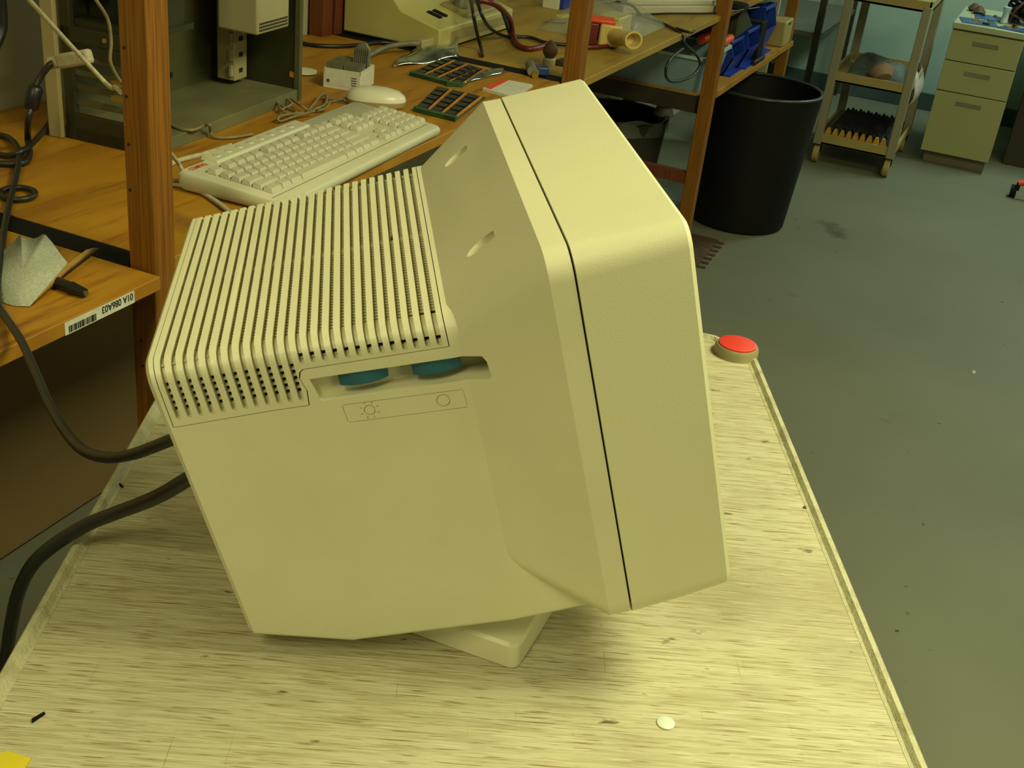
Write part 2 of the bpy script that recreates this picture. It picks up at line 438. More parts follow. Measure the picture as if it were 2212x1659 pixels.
# engraved panel, sun and ring marks
eng = MB()
def sw(d): return WC - near_h(d)[0]
def ering(cd, cm, r, th=.00035, n=28, dep=.0006):
    ro = [(cd + (r + th) * math.cos(2 * math.pi * k / n), cm + (r + th) * math.sin(2 * math.pi * k / n)) for k in range(n)]
    ri = [(cd + (r - th) * math.cos(2 * math.pi * k / n), cm + (r - th) * math.sin(2 * math.pi * k / n)) for k in range(n)]
    q = []
    for k in range(n):
        (a, b), (c, e) = ro[k], ri[k]
        q.append([mw(a, sw(a) - .003, b), mw(a, sw(a) + dep, b), mw(c, sw(c) + dep, e), mw(c, sw(c) - .003, e)])
    vs = [p for x in q for p in x]; fs = []
    for k in range(n):
        j = (k + 1) % n
        for a in range(4):
            b = (a + 1) % 4; fs.append((k * 4 + a, j * 4 + a, j * 4 + b, k * 4 + b))
    return MB().add(vs, fs)
def ebar(p, q, th=.0003, dep=.0006):
    p = Vector(p); q = Vector(q); t = (q - p).normalized(); nn = Vector((-t.y, t.x)) * th
    c = [p + nn, p - nn, q - nn, q + nn]
    return MB().rings([[mw(a.x, sw(a.x) - .003, a.y) for a in c], [mw(a.x, sw(a.x) + dep, a.y) for a in c]])
for cd, cm, r in ((-.0640, -.3870, .0036), (-.0140, -.3870, .0044)):
    boolean(body, ering(cd, cm, r).build('c', 'mon'))
rays = MB()
for k in range(8):
    a = R(22 + 45 * k); c, s_ = math.cos(a), math.sin(a)
    r_ = ebar((-.0640 + .0052 * c, -.3870 + .0052 * s_), (-.0640 + .0070 * c, -.3870 + .0070 * s_)); rays.add(r_.v, r_.f)
boolean(body, rays.build('c', 'mon'))
rim_ = MB()
pc = [(-.0815, -.3805), (.0005, -.3805), (.0012, -.3945), (-.0800, -.3945)]
for i in range(4):
    a = Vector(pc[i]); b = Vector(pc[(i + 1) % 4]); t = (b - a).normalized() * .0006
    r_ = ebar(a + t, b - t, .00025, .0005); rim_.add(r_.v, r_.f)
boolean(body, rim_.build('c', 'mon'))
# thumb wheels
for dk, wf in ((-.0635, .7008), (-.0140, .6960)):
    Rk = .031; ha = R(32); rs = []
    for inset_, mm in ((.0006, -.3562), (0, -.3566), (0, -.3672), (.0007, -.3678)):
        P = []
        for q in range(21):
            t = -ha + 2 * ha * q / 20
            P.append(mw(dk + (Rk - inset_) * math.sin(t), wf + Rk - (Rk - inset_) * math.cos(t), mm))
        P += [mw(dk + Rk * math.sin(ha), wf + .017, mm), mw(dk - Rk * math.sin(ha), wf + .017, mm)]
        rs.append(P)
    tag(MB().rings(rs).build('thumb_wheel', 'teal', mon), 'teal thumb wheel')
# bezel
bz = MB().rings([sect(.0872, .1900, -.2890, -.5820, .017, .019),
                 sect(.0873, .1930, -.2860, -.5850, .019, .021),
                 sect(.120, .1930, -.2845, -.5810, .018, .020),
                 sect(.1595, .1920, -.2825, -.5735, .016, .016),
                 sect(.1625, .1895, -.2850, -.5710, .014, .014)]).build('front_bezel', 'monb', mon)
scr = MB().rings([sect(.20, .150, -.315, -.535, .02, .02), sect(.150, .138, -.327, -.523, .02, .02)]).build('c', 'mon')
boolean(bz, scr)
sg = MB()
def sc(u, v):
    w = WC + (u - .5) * .276; m = -.523 + v * .196
    return mw(.1515 + .006 * (1 - (2 * u - 1) ** 2) * (1 - (2 * v - 1) ** 2) + .037 * (-.43 - m), w, m)
sg.grid(sc, 14, 14).build('screen', 'glass_crt', mon, solid=.001)
MB().rings([sect(.0852, .1885, -.2905, -.5800, .016, .02), sect(.0878, .1885, -.2905, -.5800, .016, .02)]).build('seam_gasket', 'inner', mon)
# base
TB = Matrix.Translation((at(1115, 1450, CT).x, at(1115, 1450, CT).y, CT)) @ Matrix.Rotation(R(2.2), 4, 'Z')
bs = MB(); S = .235
def bring(i, z, r): return [TB @ Vector((x, y, z)) for x, y in rrect(i, S - i, i, S - i, r)]
bs.rings([bring(.002, 0, .008), bring(0, .001, .008), bring(.0015, .019, .008), bring(.004, .0215, .007)])
bs.build('swivel_base', 'mon', mon)
cb = TB @ Vector((S / 2, S / 2, 0))
MB().lathe((.797, .345, CT), [(.088, .0215), (.085, .028), (.075, .040), (.070, .060)], 40).build('swivel_dome', 'mon', mon)

# ------------------------------------------------------------------ CART in front
yc = R(24.3753)
cart = thing('utility_cart', 'worn cream plastic cart with scratched top carrying the beige tube monitor', 'cart', (0, 0, 0), yc)
TC = Matrix.Rotation(yc, 4, 'Z')
u0, u1, vl, vr = .30, 1.405, .3065, -.3700
outer = [(u0, vr), (u1 - .10, vr), (u1 - .04, vr + .042), (u1, vr + .16), (u1, vl - .10), (u1 - .04, vl - .03), (u1 - .12, vl), (u0, vl)]
def inset(P, e):
    c = Vector((.85, -.03)); out = []
    n = len(P)
    for i in range(n):
        a = Vector(P[i - 1]); b = Vector(P[i]); c_ = Vector(P[(i + 1) % n])
        n1 = (b - a).normalized(); n2 = (c_ - b).normalized()
        n1 = Vector((-n1.y, n1.x)); n2 = Vector((-n2.y, n2.x)); k = (n1 + n2); k = k / (k.length_squared / 2) if k.length > 0 else n1
        out.append(tuple(b + k * e))
    return out
o1 = outer; i1 = inset(outer, .0075); i2 = inset(outer, .0125)
def lift(P, z): return [TC @ Vector((x, y, z)) for x, y in P]
ct = MB().rings([lift(i2, CT - .035), lift(i2, CT)])
ct.build('cart_top', 'cart', cart, smooth=0)
MB().rings([lift(o1, CT - .045), lift(o1, CT + .003), lift(inset(outer, .002), CT + .0055), lift(inset(outer, .0062), CT + .0055),
            lift(inset(outer, .0095), CT + .001), lift(i2, CT + .0003), lift(i2, CT - .036), lift(i2, CT - .045), lift(o1, CT - .045)], cap=False).build('top_rim', 'rim', cart, smooth=25)
lo = MB().rings([lift(inset(outer, .01), .20), lift(inset(outer, .005), .25)]); lo.build('lower_shelf', 'cart', cart)
for (x, y) in ((u0 + .04, vl - .06), (u0 + .04, vr + .06), (u1 - .12, vl - .06), (u1 - .12, vr + .07)):
    B(x - .03, x + .03, y - .02, y + .02, .249, CT - .036, T=TC).build('leg', 'rim', cart, bevel=.006)
    B(x - .012, x + .012, y - .008, y + .008, .10, .201, T=TC).build('caster_fork', 'steel', cart)
    MB().cyl(TC @ Vector((x, y - .014, .05)), TC @ Vector((x, y + .014, .05)), .05).build('wheel', 'blackm', cart, bevel=.004)
# red corner bumper
bc = TC @ Vector((u1 - .028, vr + .018, 0)); 
bcp = at(1593, 746, CT + .012)
bu = thing('corner_bumper', 'red round rubber bumper at the far corner of the cream cart', 'bumper', (bcp.x, bcp.y, CT - .045))
MB().lathe((bcp.x, bcp.y, CT - .045), [(.022, 0), (.026, .006), (.0275, .054), (.0255, .058)], 32).build('mount', 'tan', bu)
MB().lathe((bcp.x, bcp.y, CT + .012), [(.0235, -.001), (.0235, .003), (.020, .0045), (.0, .004)], 32).build('rubber_cap', 'red', bu)
# bits on the cart
p = at(1438, 1563, CT); tag(MB().lathe(p, [(.0062, 0), (.0068, .0004), (.0068, .0010), (.0062, .0014)], 32).build('plastic_disc', 'disc'),
    'small pale round disc lying on the cream cart top', 'disc')
def chip_bit(name, px, w, l, h, ang, m, label, cat):
    p = at(px[0], px[1], CT); T = Matrix.Translation(p) @ Matrix.Rotation(R(ang), 4, 'Z')
    return tag(MB().prism([(-l / 2, -w / 2), (l / 2 * .9, -w / 2 * .7), (l / 2, w / 3), (-l / 3, w / 2)], 0, h, T=T).build(name, m), label, cat)
chip_bit('plastic_crumb', (261, 1050), .0026, .007, .0012, 62, 'blackm', 'black sliver between the two cables on the cart', 'crumb')
chip_bit('plastic_crumb', (82, 1551), .0030, .0115, .0014, -10, 'blackm', 'black crumb near the lower left corner of the cart top', 'crumb')
chip_bit('metal_clip', (1738, 1097), .003, .004, .0015, 10, 'steel', 'tiny grey clip by the right rim of the cart', 'clip')
T_ = Matrix.Translation(at(14, 1652, CT)) @ Matrix.Rotation(R(24), 4, 'Z')
tag(MB().prism([(-.012, -.012), (.006, -.014), (.011, .004), (.004, .010), (-.004, .0105)], 0, .0015, T=T_).build('yellow_tag', 'yellow'),
    'yellow scrap at the lower left of the cart top', 'tag')

# ------------------------------------------------------------------ WORKBENCHES
def bench(label, x0, x1, m, y0=.956, y1=1.652):
    t = thing('workbench', label, 'workbench', ((x0 + x1) / 2, 1.3, 0), group=None)
    B(x0, x1, y0, y1, BT - .019, BT).build('bench_top', m, t, bevel=.0012)
    return t
def post(t, x, y, z1=2.3, m='post', w=.042, name='post'):
    return B(x, x + w, y, y + w, 0, z1).build(name, m, t, bevel=.002)
b1 = bench('orange plywood workbench with the barcode sticker on its front edge', -.35, 1.148, 'bench')
post(b1, -.33, .975); post(b1, -.33, 1.6)
B(-.33, 1.146, 1.625, 1.640, .02, BT - .019).build('shade_panel', 'shade_board', b1)  # panel added to darken the wall below the bench like shade
b2 = bench('orange plywood workbench holding the open computer case and keyboard', 1.195, 2.612, 'bench', .985, 1.650)
p1 = post(b2, 1.152, .968); post(b2, 2.565, 1.606, m='redpost')
B(1.152, 2.56, 1.625, 1.640, .02, BT - .019).build('shade_panel', 'shade_board', b2)  # same added panel, painting the shade under this bench
b3 = bench('pale plywood workbench holding the beige tester and grey heat gun box', 2.668, 3.925, 'bench3', .950, 1.650)
post(b3, 2.616, .942); post(b3, 2.62, 1.606, m='redpost')
b4 = bench('far plywood workbench with a lower shelf of blue bins', 3.975, 5.25, 'bench', .948, 1.65)
post(b4, 3.928, .930, w=.045); post(b4, 5.255, .955, w=.045); post(b4, 3.928, 1.605, m='redpost'); post(b4, 5.255, 1.605, m='redpost', w=.045)
B(3.952, 5.32, .950, 1.63, .617, .640).build('lower_shelf', 'bench', b4, bevel=.001)
B(3.950, 3.975, .975, 1.605, .580, .638).build('shelf_rail', 'darkwood', b4)
B(3.935, 3.965, .975, 1.605, .335, .375).build('cross_brace', 'redpost', b4)
# screws / staples on post 1
for px, zz in (((267, 103), 0), ((272, 208), 0), ((277, 312), 0), ((280, 410), 0), ((304, 735), 0), ((308, 790), 0)):
    q = aX(px[0] + 1, px[1], 1.152)
    if .968 < q.y < 1.012: MB().cyl(q + Vector((-.0006, 0, 0)), q + Vector((.001, 0, 0)), .0022, seg=10).build('screw', 'black', b2)
# dark strips between the tops
tag(B(1.150, 1.193, 1.012, 1.652, BT - .021, BT - .0005).build('joint_strip', 'blackm'), 'black strip between the sticker bench and the keyboard bench', 'strip', 'black joint strips')
tag(B(2.614, 2.666, .986, 1.604, BT - .021, BT - .0005).build('joint_strip', 'blackm'), 'black strip between the keyboard bench and the pale bench', 'strip', 'black joint strips')
# sticker
st = B(.973, 1.096, .9555, .9560, .8965, .9130).build('barcode_sticker', 'lbl', b1)
tx = text_mesh('01A 086A03', .0130, lambda v: Vector((1.0930 - v.x * .86, .9553, .9108 - v.y)))
tx.build('printed_code', 'ink', st, smooth=0)
bcm = MB(); x = .979
while x < 1.026:
    w = random.choice((.0004, .0007, .0011)); bcm.box(x, x + w, .9552, .9554, .8980, .9068); x += w + random.choice((.0004, .0006, .001))
bcm.build('printed_barcode', 'ink', st, smooth=0)

# ------------------------------------------------------------------ things on bench 1
# sandpaper sheet: pixel outline carried to a gently curled sheet above the bench
o = thing('sandpaper_sheet', 'curled grey sandpaper sheet with brown backing on the sticker bench', 'sandpaper', (1.0, 1.05, BT))
def sheet(u, v):
    c00 = at(64, 662, BT + .0015); c10 = at(145, 575, BT + .026); c01 = at(-30, 590, BT + .004); c11 = at(66, 512, BT + .014)
    a = c00.lerp(c10, u); b = c01.lerp(c11, u); p = a.lerp(b, v)
    p.z += .006 * math.sin(math.pi * u) * (1 - v); return p
poly = [(64, 662, .0015), (30, 661, .001), (-5, 650, .001), (-40, 620, .002), (-30, 575, .004), (0, 547, .008), (26, 527, .011), (43, 507, .016),
        (49, 513, .015), (56, 516, .015), (72, 516, .016), (82, 513, .018), (93, 505, .020), (100, 509, .021), (113, 524, .022), (130, 548, .024), (146, 568, .026)]
vs = [at(a, b_, BT + h) for a, b_, h in poly]
cc = at(50, 590, BT + .013)
nn_ = len(vs)
fs = [(i, (i + 1) % nn_, nn_) for i in range(nn_)]
MB().add(vs + [cc], fs).build('gritty_face', 'sand', o, solid=.0006)
bk = MB()
edge = [(64, 662, .0015), (104, 617, .013), (146, 570, .026)]
low = [(75, 655, .001), (128, 606, .005), (221, 535, .012)]
vs = [at(a, b_, BT + h) for a, b_, h in edge] + [at(185, 540, BT + .017), at(200, 536, BT + .016)] + [at(a, b_, BT + h) for a, b_, h in low[::-1]]
n_ = len(vs)
bk.add(vs, [(0, 1, 6, 7), (1, 2, 3, 6), (3, 4, 5, 6)][:3]).build('folded_backing', 'kraft', o, solid=.0006)
o = thing('marker_pen', 'black marker lying under the edge of the sandpaper sheet', 'pen', at(150, 620, BT))
pa, pb = at(118, 608, BT + .0075), at(183, 633, BT + .0065)
MB().tube([pa, pa.lerp(pb, .55), pa.lerp(pb, .56), pb], lambda t: .0075 if t < .5 else (.0085 if t < .7 else .0060), 14).build('barrel', 'black', o)
MB().tube([pb, pb + (pb - pa).normalized() * .003], .0035, 10).build('tip', 'steel', o)

def cable(pts, r, m, name, label, cat='cable', group=None, smooth=8, parent=None, seg=10):
    o = MB().tube(pts, r, seg, smooth).build(name, m, parent)
    if parent is None: tag(o, label, cat, group)
    return o
# monitor video cable: from the rear of the monitor up over the bench edge
D0 = .880
def md(px, py, w=.80):   # point inside the monitor's rear on a ray
    v = AM.transposed() @ ray(px, py); return CAM + AM @ (v * (w / v.y))
P = [md(400, 940, .775), md(365, 952, .78), aD(325, 968, .90), aD(280, 983, .925), aD(230, 988, .96), aD(180, 973, 1.01), aD(140, 930, 1.08), aD(105, 870, 1.16),
     aD(75, 800, 1.23), aD(45, 735, 1.31), at(12, 685, BT + .008), at(-4, 660, BT + .006), at(-6, 620, BT + .006), at(2, 560, BT + .006), at(8, 500, BT + .006), at(20, 440, BT + .006), at(33, 390, BT + .007), at(40, 350, BT + .008),
     at(38, 320, BT + .010), at(22, 300, BT + .007), at(0, 292, BT + .006), at(-30, 288, BT + .006)]
cable(P, .0048, 'cable', 'video_cable', 'black cable curving from the monitor up over the orange bench edge')
P = [md(430, 1020, .775), md(397, 1040, .78), aD(350, 1068, .92), aD(300, 1090, .945), aD(240, 1112, .965), aD(185, 1135, .975), aD(120, 1175, .985), aD(70, 1220, 1.0), aD(40, 1280, 1.03), aD(24, 1350, 1.08), aD(10, 1430, 1.15), aD(-15, 1520, 1.25), aD(-60, 1640, 1.4)]
cable(P, .0060, 'cable', 'power_cable', 'thick black cable from the monitor drooping over the left side of the cart')
# dvi plug + ferrite on the bench
pl = thing('plugged_cable', 'white cable plug with black cord and ferrite hanging before the open computer case', 'cable', (1.40, 1.33, BT))
A_, B_ = aX(112, 136, 1.44), aX(196, 121, 1.44)
T_ = Matrix.Translation(A_.lerp(B_, .5)) @ (B_ - A_).to_track_quat('X', 'Z').to_matrix().to_4x4()
L_ = (B_ - A_).length
B(-.32 * L_, .5 * L_, -.008, .008, -.0115, .0115, T=T_).build('plug_shell', 'whitecord', pl, bevel=.005)
MB().tube([T_ @ Vector((-.52 * L_, 0, 0)), T_ @ Vector((-.3 * L_, 0, 0))], .0095, 14).build('strain_relief', 'whitecord', pl)
P = [T_ @ Vector((-.35 * L_, 0, 0)), aX(108, 140, 1.43), aX(88, 165, 1.42), aX(76, 190, 1.41), aX(68, 225, 1.40), aX(61, 260, 1.39), at(60, 300, BT + .02), at(64, 330, BT + .007), at(55, 350, BT + .006), at(20, 354, BT + .006), at(-30, 350, BT + .006)]
cable(P, .0052, 'cable', 'cord', '', parent=pl)
MB().tube([aX(80, 184, 1.412), aX(77, 190, 1.41), aX(66, 232, 1.40), aX(65, 236, 1.40)], lambda t: .0075 if t in (0, 1) else .0120, 14).build('ferrite_core', 'black', pl, smooth=50)
cable([at(-30, 325, BT + .007), at(15, 336, BT + .007), at(50, 325, BT + .016), at(80, 300, BT + .014), at(100, 275, BT + .007), at(118, 250, BT + .006)], .0048, 'cable', 'bench_cable', 'black cable running behind the open computer case at the wall')
lp = [at(38 + 38 * math.cos(a), 418 + 13 * math.sin(a), BT + .006) for a in [R(200 + 330 * k / 16) for k in range(17)]]
cable(lp, .0046, 'cable', 'cable_loop', 'single loop of black cable flat on the sticker bench', smooth=3)
cable([aY(-4, -60, 1.5), aY(3, 0, 1.5), aY(6, 40, 1.5), aY(3, 70, 1.5), aY(-14, 110, 1.5)], .008, 'black', 'hanging_cable', 'thick black cable hanging at the top left by the wall')

# ------------------------------------------------------------------ computer case
TT = Matrix.Translation((1.535, 1.285, BT)) @ Matrix.Rotation(R(4), 4, 'Z')
tw = thing('computer_case', 'open steel computer case missing its side panel, standing by the wall', 'computer', (1.535, 1.285, BT), R(4))
Lt, Wt, Ht = .487, .175, .42
B(0, Lt, 0, Wt, 0, .022, T=TT).build('case_floor', 'dust', tw, bevel=.001)
B(0, Lt, Wt - .003, Wt, .022, Ht, T=TT).build('motherboard_tray', 'steel', tw)
B(0, Lt, 0, Wt, Ht - .004, Ht, T=TT).build('case_roof', 'steel', tw)
# perforated back panel
bpn = MB()
bpn.box(Lt - .003, Lt, .002, Wt, .02, .14, T=TT); bpn.box(Lt - .003, Lt, .002, .02, .14, Ht, T=TT)
bpn.build('rear_panel', 'steeld', tw)
pz = MB(); 
dark = B(Lt - .003, Lt, .02, Wt, .14, Ht, T=TT).build('rear_grille', 'steeld', tw)
hc = MB()
for r_ in range(9):
    for c_ in range(11):
        y = .030 + c_ * .0085 + (r_ % 2) * .00425; z = .160 + r_ * .0075
        if y < .13: hc.cyl(TT @ Vector((Lt - .01, y, z)), TT @ Vector((Lt + .01, y, z)), .0029, seg=8)
for (y, z, w, h) in ((.025, .1500, .012, .005), (.06, .1440, .012, .005), (.095, .1480, .010, .005)): hc.box(Lt - .01, Lt + .01, y, y + w, z, z + h, T=TT)
boolean(dark, hc.build('c', 'steel'))
B(Lt - .006, Lt + .006, -.004, .008, 0, Ht, T=TT).build('corner_flange', 'steel', tw, bevel=.001)
B(Lt - .0045, Lt - .003, .008, .019, .045, .056, T=TT).build('orange_sticker', 'gold', tw)
# front chassis
fr = MB()
fr.box(0, .012, 0, Wt, .0, .045, T=TT); fr.box(0, .012, 0, .010, .0, Ht, T=TT); fr.box(0, .012, Wt - .022, Wt, .0, Ht, T=TT); fr.box(0, .012, 0, Wt, .255, .300, T=TT); fr.box(0, .012, 0, Wt, .165, .19, T=TT)
fr.build('front_frame', 'steeld', tw, bevel=.001)
for z in (.060, .085, .110, .135):
    B(.006, .012, .008, Wt - .02, z, z + .010, T=TT).build('slot_bar', 'steel', tw, bevel=.001)
for z in (.083, .108):
    B(-.004, .010, .055, .075, z, z + .008, T=TT).build('brass_clip', 'brass', tw)
B(-.003, .010, .05, .10, .145, .165, T=TT).build('drive_bracket', 'steeld', tw)
MB().cyl(TT @ Vector((-.002, .085, .178)), TT @ Vector((.004, .085, .178)), .004, seg=14).build('screw', 'brass', tw)
B(.012, .14, .010, Wt - .01, .19, .20, T=TT).build('drive_cage_floor', 'steeld', tw)
B(.012, .016, .010, Wt - .01, .3, Ht, T=TT).build('drive_cage_plate', 'steel', tw)
B(.02, .12, .015, .03, .2, .34, T=TT).build('drive_bay', 'steeld', tw)
# plastic front panel at the far side
T2 = TT
MB().prism([(-.010, Wt + .001), (.0, Wt + .001), (.0, Wt + .016), (-.012, Wt + .026)], 0, .42, T=T2).build('plastic_side_strip', 'casepl', tw, bevel=.002)
# white slotted rail
ra = MB(); rl = aY(482, 192, 1.40)
rb_ = B(.418, .464, .105, .145, .032, .205, T=TT); rb_.build('card_rail', 'rail', tw, bevel=.002)
for k in range(5):
    B(.434, .446, .1035, .106, .047 + k * .031, .055 + k * .031, T=TT).build('rail_slot', 'inner', tw)
    B(.410, .419, .108, .113, .042 + k * .031, .064 + k * .031, T=TT).build('rail_tooth', 'rail', tw)
# drive with ribbon hung at the top
B(.335, .452, .004, .09, .150, .33, T=TT @ Matrix.Translation((.0, 0, 0)) @ Matrix.Rotation(R(0), 4, 'Y')).build('power_supply', 'rail', tw, bevel=.004)
ps = MB()
for k in range(18):
    for j in range(3):
        x = .342 + k * .0058; ps.box(x, x + .0034, .0030, .0045, .156 + j * .006, .1596 + j * .006, T=TT)
ps.build('supply_vent', 'inner', tw)
B(.06, .12, .12, .16, .17, .235, T=TT).build('drive_mount', 'steeld', tw, bevel=.002)
cable([TT @ Vector((0.258, 0.162, 0.205)), TT @ Vector((0.263, 0.152, 0.175)), TT @ Vector((0.273, 0.162, 0.135)), TT @ Vector((0.258, 0.162, 0.085)), TT @ Vector((0.263, 0.162, 0.035))], .0022, 'bluewire', 'blue_wire', '', parent=tw)
B(.290, .302, .168, .174, .050, .059, T=TT).build('tray_standoff', 'chip', tw)
# cords near the case
P0 = aY(50, -14, 1.17); P1 = at(412, 393, BT + .004); P1b = at(372, 335, BT + .055)
cable([P0, P0.lerp(P1b, .5), aD(262, 200, 1.50), P1b, at(395, 368, BT + .02), P1, at(445, 420, BT + .004), at(480, 443, BT + .004), at(520, 480, BT + .004)], .0032, 'whitecord', 'loose_cable', 'taut white cord slanting down from the top left past the wooden post', 'cord', smooth=6)
cable([aY(200, -10, 1.25), aY(232, 40, 1.25), aY(240, 90, 1.25), aY(238, 130, 1.25), aY(250, 160, 1.25), aY(268, 185, 1.25), aY(300, 215, 1.25)], .0026, 'greycord', 'dangling_cable', 'thin grey cord dangling in front of the drive bays', 'cord')
cable([at(360, 358, BT + .004), at(392, 345, BT + .004), at(440, 333, BT + .004), at(500, 314, BT + .012)], .0045, 'whitecord', 'keyboard_cable', 'white keyboard cord entering behind the top left of the keyboard', 'cord')
cable([at(340, 395, BT + .004), at(385, 400, BT + .004), at(420, 408, BT + .004), at(455, 428, BT + .004), at(500, 462, BT + .004)], .0032, 'whitecord', 'loose_cable', 'white cord lying on the bench below the keyboard left end', 'cord')
TF = BT + .025
cable([at(355, 262, TF), at(385, 277, TF), at(415, 281, TF), at(440, 272, TF), at(452, 270, TF + .004), at(455, 285, BT + .010), at(462, 296, BT + .004), at(500, 297, BT + .004), at(545, 290, BT + .004)], .0028, 'greycord', 'draped_cable', 'grey cord draped across the dusty floor of the computer case', 'cord')
kn = thing('cable_bundle', 'bundled grey cord tied in a bow between case and keyboard', 'cord', at(640, 240, BT))
for pts in ([(640, 248), (612, 240), (600, 222), (610, 208), (625, 212), (650, 228), (668, 238), (700, 236), (712, 222)], [(655, 243), (625, 247), (603, 252), (605, 262), (640, 250), (680, 240)],
            [(665, 240), (680, 222), (692, 206), (704, 204), (704, 222), (690, 232), (668, 240)], [(600, 240), (630, 225), (615, 212), (604, 226), (640, 242)]):
    cable([at(x, y, BT + .005 + .004 * (k % 3)) for k, (x, y) in enumerate(pts)], .0025, 'greycord', 'cord_strand', '', parent=kn, smooth=5)
cable([at(704, 222, BT + .004), at(725, 218, BT + .004), at(745, 216, BT + .010)], .0022, 'greycord', 'cord_strand', '', parent=kn)
# partially hidden white saucer-like lid
p = at(655, 158, BT); tag(MB().lathe((p.x, p.y, BT), [(.020, 0), (.030, .003), (.030, .006), (.0, .009)], 28).build('saucer_like_lid', 'white'), 'white round saucer-like lid half hidden behind the computer case corner', 'lid')

# ------------------------------------------------------------------ keyboard
TK = Matrix.Translation((1.436, .962, BT)) @ Matrix.Rotation(R(2.2), 4, 'Z')
kb = thing('keyboard', 'off-white computer keyboard with red lettering lying between case and monitor', 'keyboard', (1.436, .962, BT), R(2.2))
KL, KW = .570, .192
def kz(y): return .019 + y * .065
def kring(e, z0=None, dz=0, r=.012):
    return [TK @ Vector((x, y, (z0 if z0 is not None else kz(y) + dz))) for x, y in rrect(e, KL - e, e, KW - e, r)]
MB().rings([kring(.004, .003), kring(0, .008), kring(0, None, -.004), kring(.003, None, 0)]).build('keyboard_body', 'kb', kb, smooth=45)
MB().rings([kring(.010, .0), kring(.008, .004)]).build('keyboard_underside', 'keyside', kb)
def slopebox(x0, x1, y0, y1, h, inn=.0025, dz=0):
    base = [(x0, y0), (x1, y0), (x1, y1), (x0, y1)]
    top = [(x0 + inn, y0 + inn), (x1 - inn, y0 + inn), (x1 - inn, y1 - inn * .4), (x0 + inn, y1 - inn * .4)]
    return MB().rings([[TK @ Vector((x, y, kz(y) + dz)) for x, y in base], [TK @ Vector((x, y, kz(y) + h + dz)) for x, y in top]])
slopebox(.014, KL - .012, .026, .0268, .0003, 0).build('palm_edge_line', 'ink', kb)
slopebox(.075, .365, .166, .200, .006, .004, -.002).build('button_strip', 'kb', kb, bevel=.001)
for k in range(8):
    y = .184; x = .098 + k * .032
    MB().lathe(TK @ Vector((x, y, kz(y) + .0035)), [(.007, 0), (.006, .0015), (.004, .002)], 16).build('hotkey', 'key', kb)
rows = [(.146, [1] + [0] + [1] * 4 + [.5] + [1] * 4 + [.5] + [1] * 4), (.122, [1] * 13 + [2]), (.1025, [1.5] + [1] * 12 + [1.5]), (.083, [1.8] + [1] * 11 + [2.2]), (.0635, [2.3] + [1] * 10 + [2.7]),
        (.044, [1.3, 1.1, 1.3, 6.0, 1.3, 1.1, 1.1, 1.3])]
U = .0225
for yy, ks in rows:
    tot = sum(ks); x = .028; sc_ = (15 * U * 1.05) / tot if tot > 0 else 1
    for k in ks:
        w = k * sc_
        if k == 0: w = .5 * U; x += w; continue
        if k == .5: x += w; continue
        slopebox(x + .0006, x + w - .0006, yy - .0092, yy + .0092, .0078, .0032).build('key', 'key', kb, bevel=.0008, bseg=1); x += w
for yy, n0, xs in ((.146, 3, .405), (.122, 3, .405), (.1025, 3, .405), (.0635, 1, .405 + U * .98), (.044, 3, .405)):
    for k in range(n0):
        slopebox(xs + k * U * .98 + .0006, xs + (k + 1) * U * .98 - .0006, yy - .0092, yy + .0092, .0078, .0032).build('key', 'key', kb, bevel=.0008, bseg=1)
for yy in (.122, .1025, .083, .0635, .044):
    for k in range(4):
        slopebox(.482 + k * U * .98 + .0006, .482 + (k + 1) * U * .98 - .0006, yy - .0092, yy + .0092, .0078, .0032).build('key', 'key', kb, bevel=.0008, bseg=1)
tx = text_mesh('COMPAQ', .0125, lambda v: TK @ Vector((.020 + v.x * .78, .1755 + v.y, kz(.1755 + v.y) + .0004)))
tag(tx.build('brand_lettering', 'logo', kb, smooth=0), 'red lettering')

# ------------------------------------------------------------------ mouse, carton, cards
ms = thing('computer_mouse', 'white computer mouse between the keyboard and the small carton', 'mouse', (2.14, 1.215, BT))
mA, mB_ = at(748, 212, BT + .01), at(876, 222, BT + .01)
mc = (mA + mB_) / 2; ml = (mB_ - mA); ang = math.atan2(ml.y, ml.x); ml = ml.length * 1.02
TM = Matrix.Translation((mc.x, mc.y, BT)) @ Matrix.Rotation(ang, 4, 'Z')
def msring(z, f, g=0):
    P = []
    for k in range(32):
        a = 2 * math.pi * k / 32; x = ml / 2 * math.copysign(abs(math.cos(a)) ** .8, math.cos(a)) * f; y = .036 * math.copysign(abs(math.sin(a)) ** .85, math.sin(a)) * f
        P.append(TM @ Vector((x - g, y, z)))
    return P
MB().rings([msring(.001, .93), msring(.004, .98), msring(.014, 1)]).build('mouse_base', 'keyside', ms, smooth=60)
MB().rings([msring(.014, 1.0), msring(.022, .96), msring(.030, .82, .002), msring(.035, .55, .004), msring(.0365, .2, .005)]).build('mouse_shell', 'white', ms, smooth=80)
cable([TM @ Vector((-ml / 2 + .004, 0, .010)), TM @ Vector((-ml / 2 - .02, .0, .006)), TM @ Vector((-ml / 2 - .05, .01, .004))], .0022, 'greycord', 'mouse_lead', '', parent=ms)

